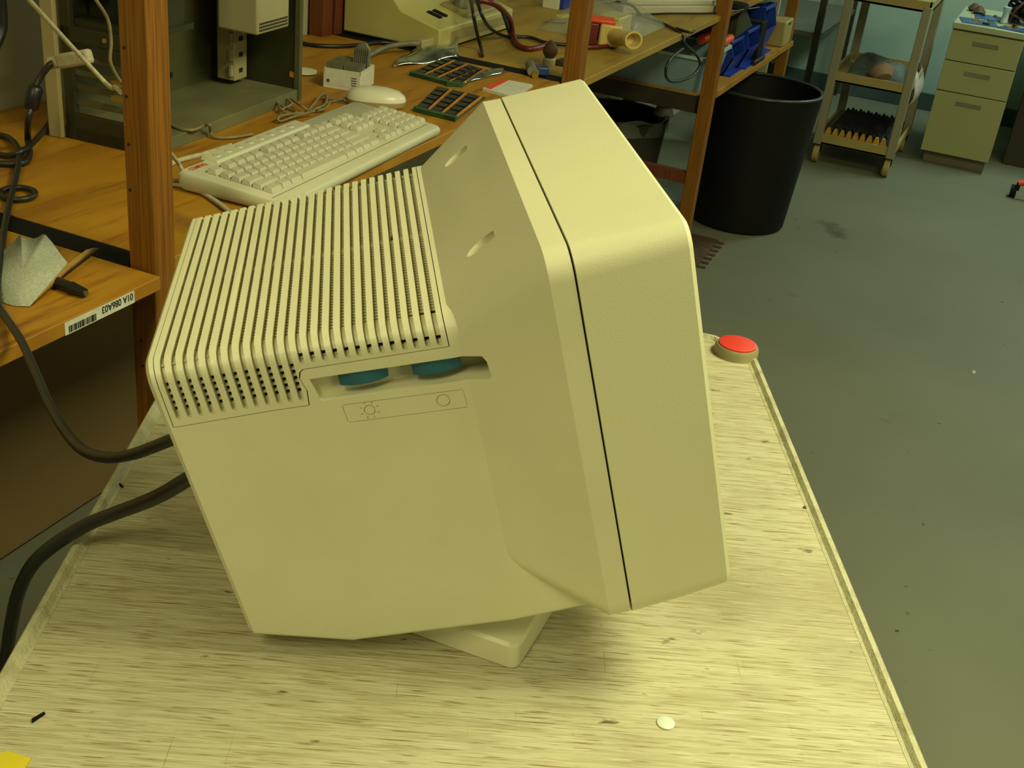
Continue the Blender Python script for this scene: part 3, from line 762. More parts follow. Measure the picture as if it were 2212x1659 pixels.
TB2 = Matrix.Translation((2.166, 1.262, BT)) @ Matrix.Rotation(R(12), 4, 'Z')
cx = thing('small_carton', 'small white printed carton filled with grey metal blocks', 'box', (2.166, 1.262, BT), R(12))
CW, CD, CH = .082, .094, .042
B(0, CD, 0, CW, 0, CH - .008, T=TB2).build('carton', 'white', cx, bevel=.001)
for a in ((0, .003, 0, CW), (CD - .003, CD, 0, CW), (0, CD, 0, .003), (0, CD, CW - .003, CW)):
    B(a[0], a[1], a[2], a[3], CH - .008, CH, T=TB2).build('carton_wall', 'white', cx)
B(-.0004, 0, .006, CW - .004, .008, .034, T=TB2).build('printed_label', 'lbl', cx)
for z in (.012, .017, .022, .027): B(-.0008, -.0004, .008, .020, z, z + .002, T=TB2).build('printed_bar', 'purple', cx)
MB().cyl(TB2 @ Vector((-.0008, .071, .016)), TB2 @ Vector((-.0002, .071, .016)), .004, seg=14).build('printed_mark', 'purple', cx)
def hs(x0, x1, y0, y1, label, tall=.010):
    h = MB(); h.box(x0, x1, y0, y1, CH - .008, CH - .004, T=TB2)
    n = 7
    for k in range(n):
        x = x0 + (x1 - x0) * (k + .2) / n; h.box(x, x + (x1 - x0) / n * .5, y0, y1, CH - .004, CH + tall, T=TB2)
    return tag(h.build('heat_sink', 'greyk'), label, 'heat sink', 'finned grey blocks in the small carton')
hs(.006, .045, .042, .078, 'finned grey metal block at the left of the small carton')
hs(.006, .045, .004, .040, 'finned grey metal block at the near right of the small carton')
hs(.048, .088, .042, .078, 'finned grey metal block at the back left of the small carton')
T3 = TB2 @ Matrix.Translation((.064, .020, CH - .008)) @ Matrix.Rotation(R(8), 4, 'Y')
us = thing('upright_heat_sink', 'tall grey metal block standing on end in the small carton', 'heat sink', T3.translation)
MB().prism([(-.018, 0), (.018, 0), (.018, .040), (.008, .054), (-.006, .056), (-.016, .044)], -.006, .006, T=T3 @ Matrix.Rotation(R(90), 4, 'Z'), axis='y').build('block', 'greyk', us, bevel=.001)
for k in range(8): B(-.0085, -.006, -.016 + k * .0045, -.0140 + k * .0045, .006, .044, T=T3).build('fin', 'greyk', us)

def card(corners, label, n=3, m='pcb'):
    c = [at(x, y, BT + .002) for x, y in corners]   # near-left, near-right, far-right, far-left
    t = thing('memory_card', label, 'circuit board', (c[0] + c[2]) / 2 - Vector((0, 0, .002)), group='green circuit boards on the bench')
    MB().rings([[p_ - Vector((0, 0, .0019)) for p_ in c], c]).build('board', m, t)
    def q(u, v, z): 
        p = c[0].lerp(c[1], u).lerp(c[3].lerp(c[2], u), v); return p + Vector((0, 0, z))
    MB().rings([[q(.02, -.03, -.001), q(1, -.03, -.001), q(1, .04, -.001), q(.02, .04, -.001)], [q(.02, -.03, .007), q(1, -.03, .007), q(1, .04, .007), q(.02, .04, .007)]]).build('edge_bracket', 'pcb', t)
    for k in range(n):
        u = .04 + k * .95 / n
        for j in range(5):
            v = .10 + j * .175
            MB().rings([[q(u, v, 0), q(u + .62 / n, v, 0), q(u + .62 / n, v + .12, 0), q(u, v + .12, 0)], [q(u, v, .004), q(u + .62 / n, v, .004), q(u + .62 / n, v + .12, .004), q(u, v + .12, .004)]]).build('chip', 'chip', t)
        MB().rings([[q(u + .72 / n, .10, 0), q(u + .84 / n, .10, 0), q(u + .84 / n, .95, 0), q(u + .72 / n, .95, 0)], [q(u + .72 / n, .10, .003), q(u + .84 / n, .10, .003), q(u + .84 / n, .95, .003), q(u + .72 / n, .95, .003)]]).build('gold_contact_strip', 'gold', t)
    return t
card([(885, 160), (968, 182), (1045, 150), (960, 122)], 'green circuit board half inside the shiny foil bag')
card([(965, 184), (1000, 186), (1055, 150), (1022, 146)], 'narrow green circuit board leaning out of the foil bag', n=1)
card([(892, 237), (985, 260), (1050, 210), (945, 186)], 'green circuit board nearest the monitor, in front of the foil bag')
# foil bag
fb = MB()
def foil(u, v):
    a = at(848, 148, BT).lerp(at(990, 128, BT), u); b = at(893, 112, BT).lerp(at(985, 88, BT), u)
    p = a.lerp(b, v); p.z = BT + .003 + .022 * math.sin(math.pi * min(1, v * 1.1)) * (.4 + .6 * u) + .004 * math.sin(9 * u + 7 * v)
    return p
fb.grid(foil, 16, 12).build('antistatic_bag', 'foil', loc=None, solid=.0008)
tag(bpy.data.objects['antistatic_bag'], 'crumpled silver antistatic bag by the green boards', 'bag')
fb2 = MB()
def foil2(u, v):
    a = at(1000, 182, BT + .001).lerp(at(1088, 158, BT + .001), u); b = at(1060, 150, BT + .001).lerp(at(1085, 148, BT + .001), u)
    p = a.lerp(b, v); p.z = BT + .002 + .006 * math.sin(math.pi * v) + .001 * math.sin(12 * u); return p
tag(fb2.grid(foil2, 12, 8).build('foil_flap', 'foil', solid=.0008), 'flat silver foil bag end at the right of the green boards', 'bag')
# red and white card
o = thing('cardboard_sleeve', 'red and white printed sleeve lying behind the monitor top', 'sleeve', at(1100, 186, BT))
c = [at(1042, 196, BT), at(1110, 215, BT), at(1150, 188, BT), at(1085, 176, BT)]
MB().rings([c, [p_ + Vector((0, 0, .006)) for p_ in c]]).build('sleeve', 'lbl', o)
c2 = [c[0].lerp(c[3], .08), c[0].lerp(c[3], .08).lerp(c[1], .22), c[3].lerp(c[2], .22), c[3].lerp(c[0], .02)]
MB().rings([[p_ + Vector((0, 0, .006)) for p_ in c2], [p_ + Vector((0, 0, .0064)) for p_ in c2]]).build('red_stripe', 'orange', o)
# grey vga cable
gv = thing('grey_video_cable', 'grey cable with a square plug arching behind the small carton', 'cable', at(880, 105, BT))
cable([at(785, 126, BT + .006), at(800, 118, BT + .010), at(830, 104, BT + .018), at(870, 95, BT + .026), at(905, 94, BT + .026)], .0068, 'greyk', 'cord', '', parent=gv)
pA, pB = at(905, 100, BT + .016), at(965, 85, BT + .022)
T_ = Matrix.Translation(pA.lerp(pB, .5)) @ (pB - pA).to_track_quat('X', 'Z').to_matrix().to_4x4(); L_ = (pB - pA).length
B(-L_ / 2, L_ / 2, -.010, .010, -.015, .015, T=T_).build('plug', 'rail', gv, bevel=.003)
B(L_ / 2, L_ / 2 + .012, -.007, .007, -.018, .018, T=T_).build('plug_shell', 'steel', gv, bevel=.002)
cable([at(648, 92, BT + .005), at(680, 98, BT + .005), at(730, 100, BT + .005), at(780, 97, BT + .005), at(830, 92, BT + .005), at(900, 100, BT + .005), at(940, 112, BT + .005), at(965, 112, BT + .005)], .005, 'black', 'bench_cable', 'black cord lying behind the small carton near the tester')

# ------------------------------------------------------------------ beige tester / terminal
te = thing('bench_tester', 'beige sloped bench tester with two small black switches', 'tester', (2.875, 1.46, BT))
X0, X1 = 2.648, 3.085
prof = [(1.325, BT + .006), (1.325, BT + .056), (1.435, BT + .083), (1.470, BT + .120), (1.520, BT + .250), (1.600, BT + .262), (1.600, BT + .006)]
MB().prism(prof, X0, X1, axis='x').build('housing', 'beige', te, bevel=.004)
B(X0 + .005, X1 - .005, 1.335, 1.595, BT, BT + .006).build('foot_plate', 'blackm', te)
B(X0 + .06, X1 - .03, 1.3242, 1.3252, BT + .020, BT + .044).build('front_band', 'beiged', te)
def deck(x, t, h=0): # t along the sloped deck
    return Vector((x, 1.325 + .11 * t, BT + .056 + .027 * t + h))
for x in (X0 + .075, X0 + .105):
    MB().rings([[deck(x, .38, -.001), deck(x + .016, .38, -.001), deck(x + .016, .72, -.001), deck(x, .72, -.001)], [deck(x, .38, .004), deck(x + .016, .38, .004), deck(x + .016, .72, .004), deck(x, .72, .004)]]).build('switch', 'blackm', te, bevel=.001)
MB().rings([[deck(X0 + .175, .1, -.001), deck(X1 - .06, .1, -.001), deck(X1 - .06, .85, -.001), deck(X0 + .175, .85, -.001)], [deck(X0 + .18, .12, .010), deck(X1 - .065, .12, .010), deck(X1 - .065, .83, .010), deck(X0 + .18, .83, .010)]]).build('socket_block', 'beiged', te, bevel=.003)
for k in range(2):
    p = deck(X0 + .215 + .09 * k, .5, .008); MB().lathe(p, [(.020, 0), (.018, .022), (.014, .030)], 18).build('binding_post', 'greyk', te)
def face(x, z, o_): return Vector((x, 1.470 + .05 * (z - .120) / .130 - o_ * .93, BT + z + o_ * .36))
MB().rings([[face(x, z, o_) for x, z in ((X0 + .10, .150), (X1 - .12, .150), (X1 - .12, .205), (X0 + .10, .205))] for o_ in (-.001, .0015)]).build('display_window', 'teal', te)
def wcable(px, r, m, name, label, lift=.02):
    return cable([at(x, y, BT + h) for x, y, h in px], r, m, name, label)
wcable([(1015, -8, .12), (1022, 30, .10), (1030, 70, .05), (1038, 100, .012), (1042, 121, .005)], .0045, 'black', 'test_lead', 'black lead hanging in front of the beige tester, leftmost lead')
wcable([(1030, 0, .12), (1042, 35, .09), (1060, 62, .04), (1090, 78, .008), (1120, 79, .006), (1150, 82, .006), (1180, 92, .006), (1225, 97, .006)], .0045, 'black', 'test_lead', 'black lead looping from the tester along the pale bench')
wcable([(1035, 0, .12), (1070, 10, .11), (1100, 40, .06), (1108, 75, .012), (1120, 98, .007), (1145, 106, .007), (1175, 100, .007), (1190, 92, .007)], .0075, 'redcable', 'test_lead', 'thick red lead curling off the right end of the tester')
wcable([(1080, 12, .10), (1092, 45, .06), (1100, 72, .010)], .0045, 'bluewire', 'test_lead', 'short blue-green lead between the red lead and the tester')
# pieces beyond the tester
wcable([(1225, 96, .007), (1240, 98, .007), (1280, 102, .007), (1320, 98, .007), (1350, 92, .007)], .0055, 'redcable', 'red_cable', 'dark red cord under the cream nozzle')
p = at(1225, 58, BT)
o = thing('screwdriver', 'black and yellow screwdriver pointing out from behind the second post', 'screwdriver', p)
q0, q1 = at(1172, 46, BT + .006), at(1222, 46, BT + .008); q2 = at(1235, 48, BT + .008)
MB().tube([q0, q1], lambda t: .002 + .005 * t, 10).build('blade', 'greyk', o)
MB().tube([at(1200, 38, BT + .012), at(1226, 36, BT + .012)], .008, 10).build('handle', 'yellow', o)
for x, w, m, l in ((1184, 9, 'white', 'white carton edge behind the second post, at the top'), (1196, 14, 'blue', 'dark blue carton behind the second post, at the top')):
    p = at(x, 18, BT); tag(B(p.x, p.x + .06, p.y - .03, p.y + .02, BT, BT + .09).build('small_box', m, bevel=.001), l, 'box')
# knob clamp (blue) and grey bulb
o = thing('blue_clamp', 'small blue metal clamp with a brass knob near the second post', 'clamp', at(1165, 155, BT))
c_ = at(1165, 152, BT + .012)
MB().cyl(at(1145, 140, BT + .014), at(1150, 154, BT + .014), .012, seg=16).build('jaw', 'greyk', o)
B(-.022, .022, -.012, .012, -.010, .010, T=Matrix.Translation(c_) @ Matrix.Rotation(R(-60), 4, 'Z')).build('clamp_body', 'bluek', o, bevel=.003)
MB().cyl(at(1158, 155, BT + .010), at(1156, 163, BT + .008), .008, seg=16).build('knob', 'brass', o)
o = thing('glass_lamp', 'brown bulb in a pale socket beside the blue clamp', 'bulb', at(1185, 140, BT))
p = at(1185, 142, BT); MB().lathe(p, [(.014, 0), (.016, .004), (.016, .016), (.012, .020)], 20).build('socket', 'rail', o)
MB().lathe(p, [(.010, .019), (.018, .030), (.019, .040), (.013, .052), (.004, .060)], 20).build('bulb', 'rust', o)
p = at(1212, 140, BT); tag(B(p.x - .02, p.x + .02, p.y - .015, p.y + .01, BT, BT + .014).build('dark_clip', 'steeld', bevel=.003), 'dark grey clip squeezed against the second post', 'clip')
# heat gun like cream nozzle + orange block
nz = thing('cream_nozzle', 'cream plastic power tool head with an oval nozzle on the pale bench', 'tool', (3.13, 1.03, BT))
na = at(1316, 74, BT + .032); nb = na + Vector((.040, -.088, -.004))
dx = (nb - na); dl = dx.length; TN = Matrix.Translation(na) @ dx.to_track_quat('X', 'Z').to_matrix().to_4x4()
B(-.030, .030, -.034, .034, -.028, .030, T=TN).build('body', 'bakelite', nz, bevel=.006)
B(-.075, -.034, -.034, .034, -.028, .028, T=TN).build('motor_block', 'redcable', nz, bevel=.003)
B(-.075, .010, -.030, .032, .028, .040, T=TN).build('orange_cap', 'orange', nz, bevel=.004)
def oval(x, ry, rz, n=28): return [TN @ Vector((x, ry * math.cos(2 * math.pi * k / n), rz * math.sin(2 * math.pi * k / n))) for k in range(n)]
p_ = at(1369, 87, BT + .026); p_ = CAM + (p_ - CAM) * .972; st_ = TN @ Vector((.004, 0, 0)); dx = p_ - st_; dl = dx.length
TN = Matrix.Translation(st_) @ dx.to_track_quat('X', 'Z').to_matrix().to_4x4()
MB().rings([oval(.0, .028, .024), oval(.01, .028, .024), oval(.06, .022, .019), oval(dl - .018, .022, .019), oval(dl - .016, .027, .023), oval(dl, .027, .023), oval(dl, .022, .018), oval(dl - .03, .019, .015), oval(dl - .031, .001, .001)], cap=False).build('nozzle', 'bakelite', nz)

p = at(1375, 78, BT); tag(B(3.235, 3.345, 1.065, 1.13, BT, BT + .055).build('plastic_case', 'beige', bevel=.004), 'small olive box wrapped in the clear bag on the pale bench', 'box')
cb_ = MB()
def bagf(u, v):
    x = 3.16 + .42 * u; y = 1.02 + .26 * v
    e = math.sin(math.pi * u) * math.sin(math.pi * v)
    return Vector((x, y, BT + .001 + .078 * max(0, e) ** .6 + .010 * math.sin(17 * u + 5 * v) * e))
tag(cb_.grid(bagf, 26, 18).build('clear_plastic_bag', 'bag'), 'rumpled clear plastic bag behind the cream nozzle', 'bag')
# white tray at the far end of bench 3
o = thing('white_tray', 'flat white plastic case near the far end of the pale bench', 'case', (3.8, 1.16, BT))
c = [at(1345, 30, BT), at(1552, 28, BT), at(1480, -30, BT), at(1270, -20, BT)]
MB().rings([[p_ for p_ in c], [p_ + Vector((0, 0, .022)) for p_ in c]]).build('case_lower', 'key', o, bevel=.003)
ci = [c[0].lerp(c[2], .04), c[1].lerp(c[3], .04), c[2].lerp(c[0], .04), c[3].lerp(c[1], .04)]
MB().rings([[p_ + Vector((0, 0, .022)) for p_ in ci], [p_ + Vector((0, 0, .038)) for p_ in ci]]).build('case_lid', 'key', o, bevel=.003)
# black cord over the bench edge and loop below
P = [at(1285, -6, BT + .02), at(1310, 6, BT + .05), at(1335, 5, BT + .07), at(1365, 12, BT + .05), at(1388, 34, BT + .015), at(1430, 50, BT + .006), at(1462, 66, BT + .004), aY(1476, 80, .945), aY(1480, 95, .935), aY(1505, 120, .925), aY(1512, 140, .92), aY(1500, 160, .92), aY(1478, 172, .92), aY(1450, 176, .92), aY(1438, 160, .92), aY(1446, 130, .92), aY(1475, 105, .925)]
cable(P, .0042, 'black', 'looped_cable', 'black cord crossing the pale bench and looping below its front edge')
cable([at(1460, 61, BT + .0045), at(1490, 70, BT + .004), at(1500, 66, BT + .004)], .004, 'black', 'cable_offcut', 'short black cord end at the pale bench edge')
cable([at(1375, 33, BT + .004), at(1440, 29, BT + .004), at(1520, 29, BT + .004), at(1565, 27, BT + .004), at(1600, 22, BT + .004), at(1640, 16, BT + .004)], .003, 'black', 'thin_wire', 'thin dark wire lying along the front of the white case')
p = at(1590, 18, BT); tag(MB().lathe((p.x, p.y, BT), [(.03, 0), (.045, .006), (.04, .018), (.02, .022)], 20).build('black_round_cap', 'blackm'), 'black rounded cap on the far workbench beside the third post', 'cap')  # rounded black cap lying on the bench top

# ------------------------------------------------------------------ lower shelf of bench 4
SZ = .640
o = thing('storage_tub', 'cloudy grey storage tub with pale rim at the left end of the shelf', 'tub', (4.12, 1.15, SZ))
def tubring(e, z): return [Vector((x, y, z)) for x, y in rrect(3.965 - e, 4.30 + e, .985 - e, 1.40 + e, .03)]
MB().rings([tubring(-.02, SZ), tubring(0, SZ + .115), tubring(-.004, SZ + .115), tubring(-.024, SZ + .004)], cap=True).build('tub_wall', 'tub', o)
MB().rings([tubring(0, SZ + .113), tubring(.008, SZ + .113), tubring(.008, SZ + .122), tubring(-.004, SZ + .122), tubring(-.004, SZ + .113), tubring(0, SZ + .113)], cap=False).build('rim', 'tubrim', o)
for k, (dx_, l) in enumerate(((0, 'orange-red rod lying along the top of the grey tub, nearer one'), (.07, 'orange-red rod lying along the top of the grey tub, farther one'))):
    tag(MB().tube([(4.19, 1.00 + dx_, SZ + .138), (4.325, 1.00 + dx_, SZ + .138)], .016, 14).build('orange_rod', 'orange'), l, 'rod', 'orange-red rods on the tub')
def bin_(x0, x1, y0, y1, h, label, tilt=0):
    t = thing('parts_bin', label, 'bin', ((x0 + x1) / 2, y0, SZ), group='blue bins on the lower shelf')
    m = MB(); th = .004
    m.box(x0, x1, y0, y1, SZ, SZ + .006); 
    m.prism([(y0 + .03, SZ), (y0, SZ + h * .55), (y0 + .02, SZ + h), (y1, SZ + h), (y1, SZ)], x0, x0 + th, axis='x')
    m.prism([(y0 + .03, SZ), (y0, SZ + h * .55), (y0 + .02, SZ + h), (y1, SZ + h), (y1, SZ)], x1 - th, x1, axis='x')
    m.box(x0, x1, y1 - th, y1, SZ, SZ + h)
    m.build('bin_shell', 'blue', t)
    MB().prism([(y0 + .03, SZ), (y0, SZ + h * .55), (y0 + .005, SZ + h * .55), (y0 + .035, SZ)], x0, x1, axis='x').build('bin_front', 'blue', t)
    B(x0 - .003, x1 + .003, y0 + .012, y0 + .022, SZ + h - .012, SZ + h + .002).build('bin_lip', 'blue', t, bevel=.002)
    return t
bin_(4.335, 4.50, .975, 1.22, .125, 'blue parts bin nearest the grey tub')
bin_(4.52, 4.70, .965, 1.22, .14, 'blue parts bin in the middle of the lower shelf')
bin_(4.80, 4.99, .975, 1.22, .19, 'tall blue parts bin with a tub stacked in it near the fourth post')
_rt = tag(MB().lathe((4.895, 1.09, SZ + .10), [(.07, 0), (.075, .10), (.085, .101), (.085, .115), (.07, .118)], 32).build('round_tub', 'tubrim'), 'round pale tub with blue band standing in the tall blue bin', 'tub')
MB().lathe((4.895, 1.09, SZ + .168), [(.0762, 0), (.0768, .028), (.074, .028), (.074, 0)], 32).build('blue_band', 'blue', _rt)
tag(MB().prism([(4.36, SZ + .13), (4.62, SZ + .145), (4.60, SZ + .155), (4.44, SZ + .235), (4.38, SZ + .22)], .99, 1.12, axis='y').build('grey_wedge', 'steeld', bevel=.004), 'dark grey wedge resting on the blue bins', 'part')
tag(B(4.70, 4.795, .97, 1.2, SZ, SZ + .15).build('black_box', 'blackm', bevel=.004), 'black box between the blue bins', 'box')
tag(B(4.62, 4.78, .952, .968, SZ, SZ + .02).build('black_adapter', 'black', bevel=.004), 'flat black bar at the front of the lower shelf', 'bar')
tag(B(5.02, 5.045, .95, 1.12, SZ, SZ + .125, T=None).build('tan_panel', 'cartfar', bevel=.004), 'tan panel standing upright beside the fourth post', 'panel') if False else None
c0_, c1_ = aX(1676, 60, 5.33), aX(1716, 66, 5.33)
o = thing('tan_box', 'tan plastic box with a small dark slot at the end of the lower shelf', 'box', (5.24, 1.01, SZ))
B(5.10, 5.25, .955, 1.14, SZ, SZ + .105).build('box_body', 'cartfar', o, bevel=.006)
B(5.15, 5.20, .9545, .956, SZ + .085, SZ + .095).build('slot', 'inner', o)

# ------------------------------------------------------------------ trash cans
def can(x, y, r0, r1, h, m, label, rim='canr'):
    t = thing('trash_can', label, 'trash can', (x, y, 0))
    MB().lathe((x, y, 0), [(r0 - .01, 0), (r0, .01), (r1, h), (r1 - .005, h), (r0 - .006, .02), (.0, .018)], 56).build('can_body', m, t)
    pr = [(r1 - .004 + .008 * math.cos(a), h + .006 * math.sin(a)) for a in [2 * math.pi * k / 12 for k in range(13)]]
    MB().lathe((x, y, 0), pr, 56).build('rim', rim, t)
    return t
can(4.700, .925, .195, .240, .555, 'can', 'large black plastic trash can on the floor by the workbench end')
c2 = can(4.29, 1.36, .15, .185, .44, 'canb', 'dark brown trash can with a liner under the far workbench')
lb = MB()
def linf(u, v):
    a = 2 * math.pi * u; r_ = .187 + .006 * math.sin(9 * a) ; return Vector((4.29 + r_ * math.cos(a), 1.36 + r_ * math.sin(a), .455 - .06 * v + .008 * math.sin(7 * a) * (1 - v)))
lb.grid(linf, 48, 4).build('bag_liner', 'liner', c2)
p = Vector((4.40, 1.22, .42)); tag(MB().lathe(p, [(.02, 0), (.04, .02), (.03, .05), (.0, .055)], 14).build('crumpled_paper', 'tissue'), 'crumpled pale paper on top of the brown trash can', 'paper')
p = Vector((4.29, 1.36, .30)); MB().lathe(p, [(.0, 0), (.16, .02), (.13, .08), (.05, .11), (0, .12)], 20).build('rubbish', 'blackm', c2)

# ------------------------------------------------------------------ comb strip on the floor
o = thing('comb_strip', 'brown toothed strip lying on the floor near the black trash can', 'strip', (4.2, .93, 0))
fa, fbp = at(1520, 584, 0), at(1567, 524, 0); dv = (fbp - fa); dn = Vector((-dv.y, dv.x, 0)).normalized()
MB().rings([[fa + dn * .03, fbp + dn * .03, fbp + dn * .14, fa + dn * .14], [fa + dn * .03 + Vector((0, 0, .006)), fbp + dn * .03 + Vector((0, 0, .006)), fbp + dn * .14 + Vector((0, 0, .006)), fa + dn * .14 + Vector((0, 0, .006))]]).build('board', 'rust', o)
for k in range(7):
    q = fa.lerp(fbp, (k + .3) / 7); q2 = fa.lerp(fbp, (k + .65) / 7)
    MB().rings([[q, q2, q2 + dn * .03, q + dn * .03], [p_ + Vector((0, 0, .006)) for p_ in (q, q2, q2 + dn * .03, q + dn * .03)]]).build('tooth', 'rust', o)
for px, l in (((2103, 805), 'tiny pale scrap on the open floor at the right'),):
    p = at(*px, 0); tag(B(p.x - .012, p.x + .012, p.y - .005, p.y + .005, 0, .003).build('paper_scrap', 'tissue'), l, 'scrap')

# ------------------------------------------------------------------ far rolling cart
fc = thing('rolling_cart', 'tan three-shelf rolling cart against the teal wall', 'cart', (6.15, .65, 0))
X0, X1, Y0, Y1 = 5.83, 6.45, .462, .845
def tray(z, name, m='cartfar', h=.05):
    t = MB(); t.box(X0, X1, Y0, Y1, z, z + .012); t.box(X0, X0 + .012, Y0, Y1, z, z + h); t.box(X1 - .012, X1, Y0, Y1, z, z + h)
    t.box(X0, X1, Y0, Y0 + .012, z, z + h); t.box(X0, X1, Y1 - .012, Y1, z, z + h)
    return t.build(name, m, fc, bevel=.002)
tray(.098, 'bottom_shelf'); tray(.400, 'middle_shelf'); tray(.775, 'top_shelf')
for x in (X0 - .004, X1 - .036):
    for y in (Y0 - .004, Y1 - .036):
        B(x, x + .04, y, y + .04, .094, .80).build('leg', 'cartpost', fc, bevel=.004)
for x in (X0 + .03, X1 - .03):
    for y in (Y0 + .02, Y1 - .02):
        MB().cyl((x, y - .014, .044), (x, y + .014, .044), .044, seg=24).build('caster_wheel', 'cartfar', fc, bevel=.003)
        B(x - .010, x + .010, y - .018, y + .018, .055, .098).build('caster_fork', 'blackm', fc)
# its contents
foam = thing('egg_foam', 'black and yellow egg-crate foam on the bottom shelf of the rolling cart', 'foam', (6.1, .65, .11))
fm = MB()
def ff(u, v):
    x = X0 + .05 + .5 * u; y = Y0 + .05 + .28 * v
    return Vector((x, y, .120 + .05 + .014 * math.sin(2 * math.pi * 7 * v) * math.sin(2 * math.pi * 8 * u + 1.57) - .02 * 0))
fm.grid(ff, 64, 56).build('foam_crests', 'foam', foam)
B(X0 + .05, X0 + .55, Y0 + .05, Y0 + .33, .111, .158).build('foam_pad', 'foam', foam)
fe = MB()
for k in range(9):
    y = Y0 + .048 + k * .033
    fe.prism([(y, .14), (y + .033, .14), (y + .0165 + .006, .176), (y + .0165 - .006, .176)], X0 + .016, X0 + .045, axis='x')
fe.build('foam_teeth', 'foamy', foam)
cl = thing('cloth_heap', 'heap of dark green cloth on the middle shelf of the rolling cart', 'cloth', (6.1, .65, .412))
def cf(u, v):
    x = X0 + .06 + .5 * u; y = Y0 + .05 + .28 * v; e = math.sin(math.pi * u) ** .5 * math.sin(math.pi * v) ** .4
    return Vector((x, y, .414 + .13 * e * (.6 + .4 * math.sin(5 * u + 4 * v)) + .012 * math.sin(19 * u + 11 * v) * e))
MB().grid(cf, 26, 22).build('cloth', 'cloth', cl)
tag(MB().tube([(X0 + .03, .60, .452), (X0 + .05, .615, .475), (X0 + .07, .625, .49)], lambda t: .03 + .03 * math.sin(math.pi * (t * .8 + .1)), 16).build('leather_shoe_sole', 'leather'), 'tan rounded pad at the front of the middle cart shelf', 'pad')
tag(MB().grid(lambda u, v: Vector((X0 + .15 + .30 * u, Y0 + .02 - .03 * math.sin(3 * v) - .012 * math.sin(9 * u), .46 - .16 * v + .02 * math.sin(7 * u))), 10, 8).build('hanging_rag', 'tissue', solid=.002),
    'white and pink rag hanging over the right side of the rolling cart', 'rag')

# ------------------------------------------------------------------ pedestal cabinet
pcb = thing('drawer_cabinet', 'three-drawer pale green metal cabinet cluttered with circuit boards', 'cabinet', (6.6, .21, 0))
Y0, Y1 = .045, .378
B(6.34, 6.9, Y0 + .02, Y1 - .02, 0, .06).build('plinth', 'cabk', pcb)
B(6.30, 6.93, Y0, Y1, .06, .664).build('cabinet_body', 'cab', pcb, bevel=.002)
B(6.275, 6.94, Y0 - .004, Y1 + .004, .668, .697).build('cabinet_top', 'cabtop', pcb, bevel=.003)
for z0, z1 in ((.520, .660), (.372, .516), (.064, .368)):
    dr = B(6.28, 6.2995, Y0, Y1, z0, z1).build('drawer', 'cab', pcb, bevel=.002)
    zc = z1 - .045
    B(6.277, 6.2805, .150, .270, zc - .012, zc + .012).build('recessed_handle', 'cabk', dr, bevel=.001)
    B(6.2765, 6.279, .150, .270, zc + .008, zc + .013).build('handle_lip', 'cab', dr)
ZC = .697
k = 0
for (x, y, sx, sy, a, l) in ((6.40, .275, .17, .17, 10, 'blue circuit board at the left front of the cabinet top'), (6.37, .105, .13, .13, -15, 'blue circuit board at the right front of the cabinet top'), (6.62, .20, .16, .22, 5, 'large blue circuit board at the back of the cabinet top')):
    T_ = Matrix.Translation((x, y, ZC)) @ Matrix.Rotation(R(a), 4, 'Z')
    t = thing('circuit_board', l, 'circuit board', (x, y, ZC), group='circuit boards on the cabinet')
    B(-sx / 2, sx / 2, -sy / 2, sy / 2, 0, .004, T=T_).build('board', 'pcbblue', t)
    for q in range(7):
        a_, b_ = random.uniform(-sx / 2, sx / 2 - .03), random.uniform(-sy / 2, sy / 2 - .03)
        B(a_, a_ + random.uniform(.01, .03), b_, b_ + random.uniform(.01, .03), .004, .004 + random.uniform(.004, .014), T=T_).build('component', random.choice(['chip', 'rail', 'greyk', 'gold']), t)
o = thing('white_spool', 'white upright spool among the boards on the cabinet', 'spool', (6.45, .09, ZC))
MB().lathe((6.50, .165, ZC), [(.016, 0), (.02, .01), (.016, .02), (.016, .06), (.02, .07), (.02, .08)], 20).build('spool', 'tubrim', o)
o = thing('wire_tangle', 'dark tangle of wire and parts at the back right of the cabinet', 'wire', (6.62, .08, ZC))
for q in range(14):
    P = [Vector((6.60 + random.uniform(-.10, .12), .09 + random.uniform(-.08, .08), ZC + random.uniform(.005, .14))) for _ in range(6)]
    cable(P, .006, random.choice(['blackm', 'rust', 'blackm']), 'wire', '', parent=o, smooth=4, seg=6)
for q, (x, y) in enumerate(((6.78, .33), (6.70, .30))):
    tag(MB().lathe((x, y, ZC), [(.02, 0), (.035, .012), (.02, .03), (.008, .04)], 12).build('small_motor', 'rust'), ('brown lump at the back left corner of the cabinet top', 'brown lump in front of the corner lump on the cabinet top')[q], 'part')

# dark desk at the right + chair base
dk = thing('dark_desk', 'desk at the right edge of the room, shade beneath painted as a dark block', 'desk', (6.9, -.6, 0))
B(6.60, 7.4, -1.7, -.02, .0, .68).build('desk_shade_body', 'darkwood', dk, bevel=.003)  # solid dark box; its colour stands in for shade under the desk
B(6.5, 7.45, -1.75, .0, .68, .71).build('desk_top', 'cabtop', dk, bevel=.003)
ch = thing('chair_base', 'red chair foot with black caster at the right edge', 'chair', (6.06, -.28, 0))
q = at(2200, 395, .075)
MB().tube([q, q + Vector((.02, -.28, .05))], lambda t: .014 + .008 * t, 10).build('chair_foot', 'orange', ch)
MB().cyl(at(2188, 412, .03) + Vector((0, .012, 0)), at(2188, 412, .03) + Vector((0, -.016, 0)), .030, seg=20).build('caster', 'blackm', ch)
B(q.x - .01, q.x + .01, q.y - .012, q.y + .006, .04, .075).build('caster_stem', 'blackm', ch)

